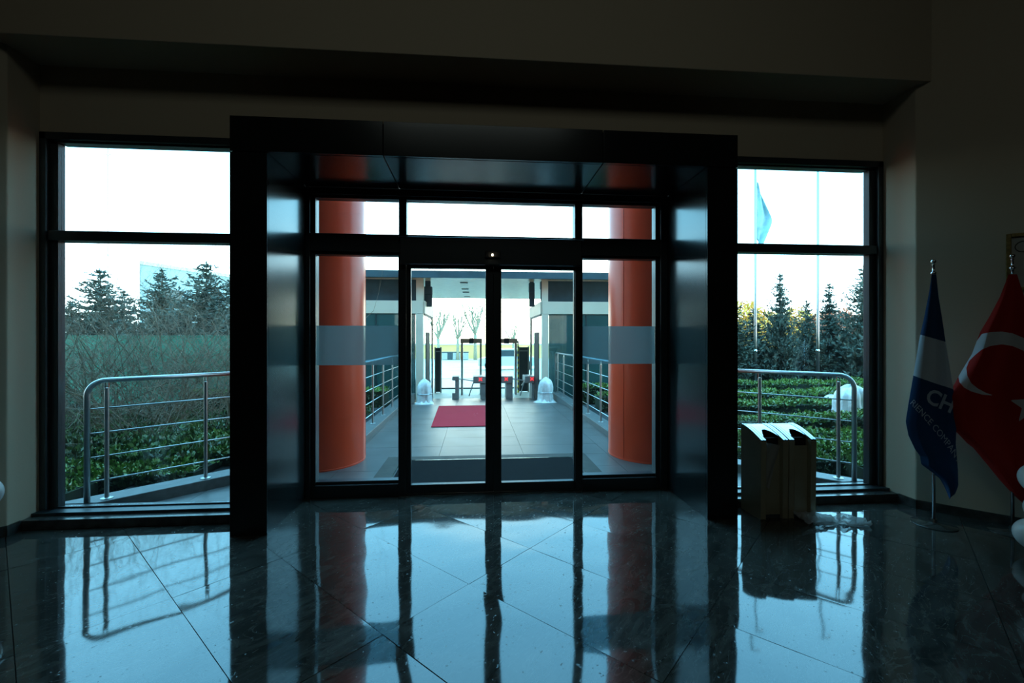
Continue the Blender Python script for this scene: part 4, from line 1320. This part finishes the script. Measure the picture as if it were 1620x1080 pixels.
# blue flag
drape.cx = 1477
L1 = [(432, 1474), (460, 1470), (500, 1462), (530, 1455), (565, 1449), (600, 1443), (640, 1436), (668, 1431.5), (690, 1436), (712, 1447), (722, 1455), (735, 1457), (745, 1472), (756, 1487), (770, 1495), (784, 1501)]
R1 = [(432, 1481), (470, 1485), (500, 1490), (540, 1496), (600, 1506), (650, 1514), (700, 1512), (740, 1515.5), (765, 1516), (778, 1511), (784, 1504)]
def dep1(x, y):
    t = max(0, min(1, (y - 432) / 220))
    xl, xr = interp(L1, y), interp(R1, y)
    u = (x - xl) / max(1, xr - xl)
    fold = .045 * t * math.sin(u * 3.4 + .5) + .012 * t * math.sin(u * 11 + y * .012)
    edge = -.05 * t * max(0, .22 - u) / .22
    return .014 + max(fold, -.02) + edge + .02 * t
def emb1(x, y):
    # white band between two slanting lines
    top = 529 + (x - 1455) * .28
    bot = 594 + (x - 1444) * .32
    return max(top - y, y - bot)
fm1 = flag_mat('navy_flag_cloth', (.014, .055, .145), (.52, .60, .66))
f1, pos1 = drape('blue_flag', FP1, 3.94, L1, R1, 432, 784, dep1, emb1, fm1)
tag(f1, 'dark blue flag with a white band and faint lettering on the left indoor stand', 'flag')
def text_on(s, x, y, size, ang, parent, pos, m, name, curve=0.0, bold=0.0):
    cu = bpy.data.curves.new(name, 'FONT'); cu.body = s; cu.size = size; cu.offset = bold; cu.resolution_u = 3
    cu.align_x = 'LEFT'
    o = bpy.data.objects.new('tmp', cu); COL.objects.link(o)
    dg = bpy.context.evaluated_depsgraph_get()
    me = bpy.data.meshes.new_from_object(o.evaluated_get(dg))
    bpy.data.objects.remove(o)
    bm = bmesh.new(); bm.from_mesh(me)
    bmesh.ops.subdivide_edges(bm, edges=[e_ for e_ in bm.edges if e_.calc_length() > size * .2], cuts=2, use_grid_fill=True)
    ca, sa = math.cos(ang), math.sin(ang)
    for v in bm.verts:
        lx, ly = v.co.x, v.co.y
        ly2 = ly + curve * lx * lx
        X_ = x + lx * ca + ly2 * sa; Y_ = y + lx * sa - ly2 * ca
        X_ = min(X_, interp(R1, Y_) - .6); X_ = max(X_, interp(L1, Y_) + .6)
        p_ = pos(X_, Y_) + Vector((-.75, -.66, 0)) * .003
        v.co = p_
    bmesh.ops.recalc_face_normals(bm, faces=bm.faces)
    bm.to_mesh(me); bm.free(); me.materials.clear(); me.materials.append(m)
    r_ = bpy.data.objects.new(name, me); COL.objects.link(r_)
    attach(r_, parent)
    return r_
text_on('CH', 1462, 633, 33, R(24), f1, pos1, M['txt'], 'lettering', bold=.8)
text_on('RIENCE COMPANY', 1438, 638, 14.0, R(42), f1, pos1, M['txt'], 'lettering', curve=-.0012)

# red flag with crescent and star
drape.cx = 1604
L2 = [(434, 1598), (470, 1584), (500, 1568), (525, 1553), (560, 1540), (590, 1522), (612, 1510), (630, 1504), (650, 1505), (665, 1507), (685, 1512), (705, 1532), (712, 1542), (735, 1562), (760, 1583), (780, 1602), (800, 1625)]
R2 = [(434, 1611), (470, 1622), (520, 1640), (600, 1658), (700, 1665), (800, 1665)]
def dep2(x, y):
    t = max(0, min(1, (y - 434) / 200))
    xl, xr = interp(L2, y), interp(R2, y)
    u = (x - xl) / max(1, xr - xl)
    return .016 + .05 * t * math.sin(u * 2.9 + .35) + .010 * t * math.sin(u * 16 + y * .01) - .06 * t * max(0, .15 - u) / .15
outer = [(1640, 545), (1620, 534), (1604, 527), (1588, 524.5), (1570, 525), (1556, 528), (1545, 543), (1533, 566), (1521, 588), (1518, 598), (1520, 606), (1528, 614), (1540, 620), (1557, 624.5), (1577, 625.5)]
inner = [(1562, 621), (1550, 615), (1540, 607), (1533, 595), (1531, 583), (1536, 571), (1545, 562), (1556, 553), (1570, 547), (1588, 544.5), (1604, 547), (1620, 554), (1636, 570)]
cres = outer + inner + [(1648, 590), (1660, 572), (1652, 555)]
star = []
scx, scy, sr = 1630, 640, 31
for k in range(10):
    a = R(195 + 36 * k); rr = sr if k % 2 == 0 else sr * .40
    star.append((scx + rr * math.cos(a), scy + rr * math.sin(a)))
def emb2(x, y):
    return min(sdf_poly(x, y, cres), sdf_poly(x, y, star))
fm2 = flag_mat('red_flag_cloth', (.40, .016, .011), (.58, .60, .62))
f2, pos2 = drape('red_flag', FP2, 3.78, L2, R2, 434, 800, dep2, emb2, fm2, 120, 200)
tag(f2, 'red flag with a white crescent and star on the right indoor stand', 'flag')

# ---- gilt picture frame on the right angled wall
def wallpt(s_, z, off=0.0):
    d = Vector((1, -1, 0)).normalized(); n = Vector((-1, -1, 0)).normalized()
    return Vector((XR, YR, 0)) + d * s_ + n * off + Vector((0, 0, z))
def wall_box(b_, s0, s1, z0, z1, o0, o1):
    vs = [wallpt(s_, z, o_) for z in (z0, z1) for o_ in (o1, o0) for s_ in (s0, s1)]
    b_.add(vs, [(0, 2, 3, 1), (4, 5, 7, 6), (0, 1, 5, 4), (2, 6, 7, 3), (0, 4, 6, 2), (1, 3, 7, 5)])
# s for photo x: intersect the view direction with the wall
def s_at(px):
    p = at(px, 536, 1.0); r_ = p.x / p.y
    return (r_ * YR - XR) / (1 + r_) * math.sqrt(2)
sf0 = s_at(1591); zc = wallpt(sf0, 0)
wd = zc.x * math.sin(YAW) + zc.y * math.cos(YAW)
zt_, zb_ = CAMH + (536 - 371) / 700 * wd, CAMH + (536 - 452) / 700 * wd
pf = thing('picture_frame', wallpt(sf0 + .25, zb_), 'gilt framed certificate hanging on the right angled wall behind the red flag', 'picture')
b = MB(); fw = .032
zb_ -= .05
wall_box(b, sf0, sf0 + fw, zb_, zt_, 0, .025); wall_box(b, sf0 + .5 - fw, sf0 + .5, zb_, zt_, 0, .025)
wall_box(b, sf0 + fw, sf0 + .5 - fw, zt_ - fw, zt_, 0, .025); wall_box(b, sf0 + fw, sf0 + .5 - fw, zb_, zb_ + fw, 0, .025)
b.build('gilt_moulding', M['gold'], pf, bevel=.004)
b = MB(); wall_box(b, sf0 + fw, sf0 + .5 - fw, zb_ + fw, zt_ - fw, .002, .008); b.build('certificate', M['paper'], pf)
b = MB()
cc = wallpt(sf0 + .10, zt_ - .12, .010)
d1 = Vector((1, -1, 0)).normalized()
b.tube([cc + d1 * .045 * math.cos(t) + Vector((0, 0, .045 * math.sin(t))) for t in [R(40 + k * 280 / 24) for k in range(25)]], .003, 6)
b.build('printed_ring', M['ink'], pf)

# ---- balloon columns
def balloon(c_, r, parent, dirv):
    """pear shaped balloon with a knot, lying along dirv"""
    b_ = MB(); seg, rows = 32, 20; vs = []
    dirv = Vector(dirv).normalized()
    q = Vector((0, 0, 1)).rotation_difference(dirv)
    for i in range(rows + 1):
        t = math.pi * i / rows
        z = -math.cos(t) * r * 1.12
        rr = r * math.sin(t) * (1 + .10 * math.cos(t) * -1)
        for k in range(seg):
            a = 2 * math.pi * k / seg
            vs.append(Vector(c_) + q @ Vector((rr * math.cos(a), rr * math.sin(a), z)))
    fs = [(i * seg + k, i * seg + (k + 1) % seg, (i + 1) * seg + (k + 1) % seg, (i + 1) * seg + k) for i in range(rows) for k in range(seg)]
    o = b_.add(vs, fs).build('balloon', M['balloon'], parent, smooth=True)
    kb = MB().tube([Vector(c_) + q @ Vector((0, 0, -r * 1.10)), Vector(c_) + q @ Vector((0, 0, -r * 1.19))], [.006, .014], 10).build('knot', M['balloon'], o)
def balloon_column(x, y, label, cen):
    t = thing('balloon_column', (x, y, 0), label, 'balloons')
    MB().lathe([(0, 0), (.12, 0), (.12, .03), (.02, .035), (0, .035)], x, y, 24).build('base', M['balloon'], t)
    MB().tube([(x, y, .02), (x, y, .95)], .01, 8).build('pole', M['steel'], t)
    for (dx, dy, z, r) in cen:
        balloon((x + dx, y + dy, z), r, t, (dx, dy, .15))
balloon_column(4.36, 3.02, 'column of white balloons at the right edge of the photo in front of the red flag',
               [(-.10, .02, .145, .115), (.12, .04, .15, .115), (-.065, .0, .345, .10), (.11, .05, .36, .10), (-.085, .0, .575, .115), (.12, .04, .58, .11), (0, .02, .79, .11)])
balloon_column(-3.545, 3.38, 'white balloons at the left edge of the photo beside the left angled wall',
               [(.11, -.02, .56, .115), (-.12, .04, .55, .11), (-.02, .06, .32, .10), (-.16, .02, .31, .10), (-.05, 0, .11, .1)])
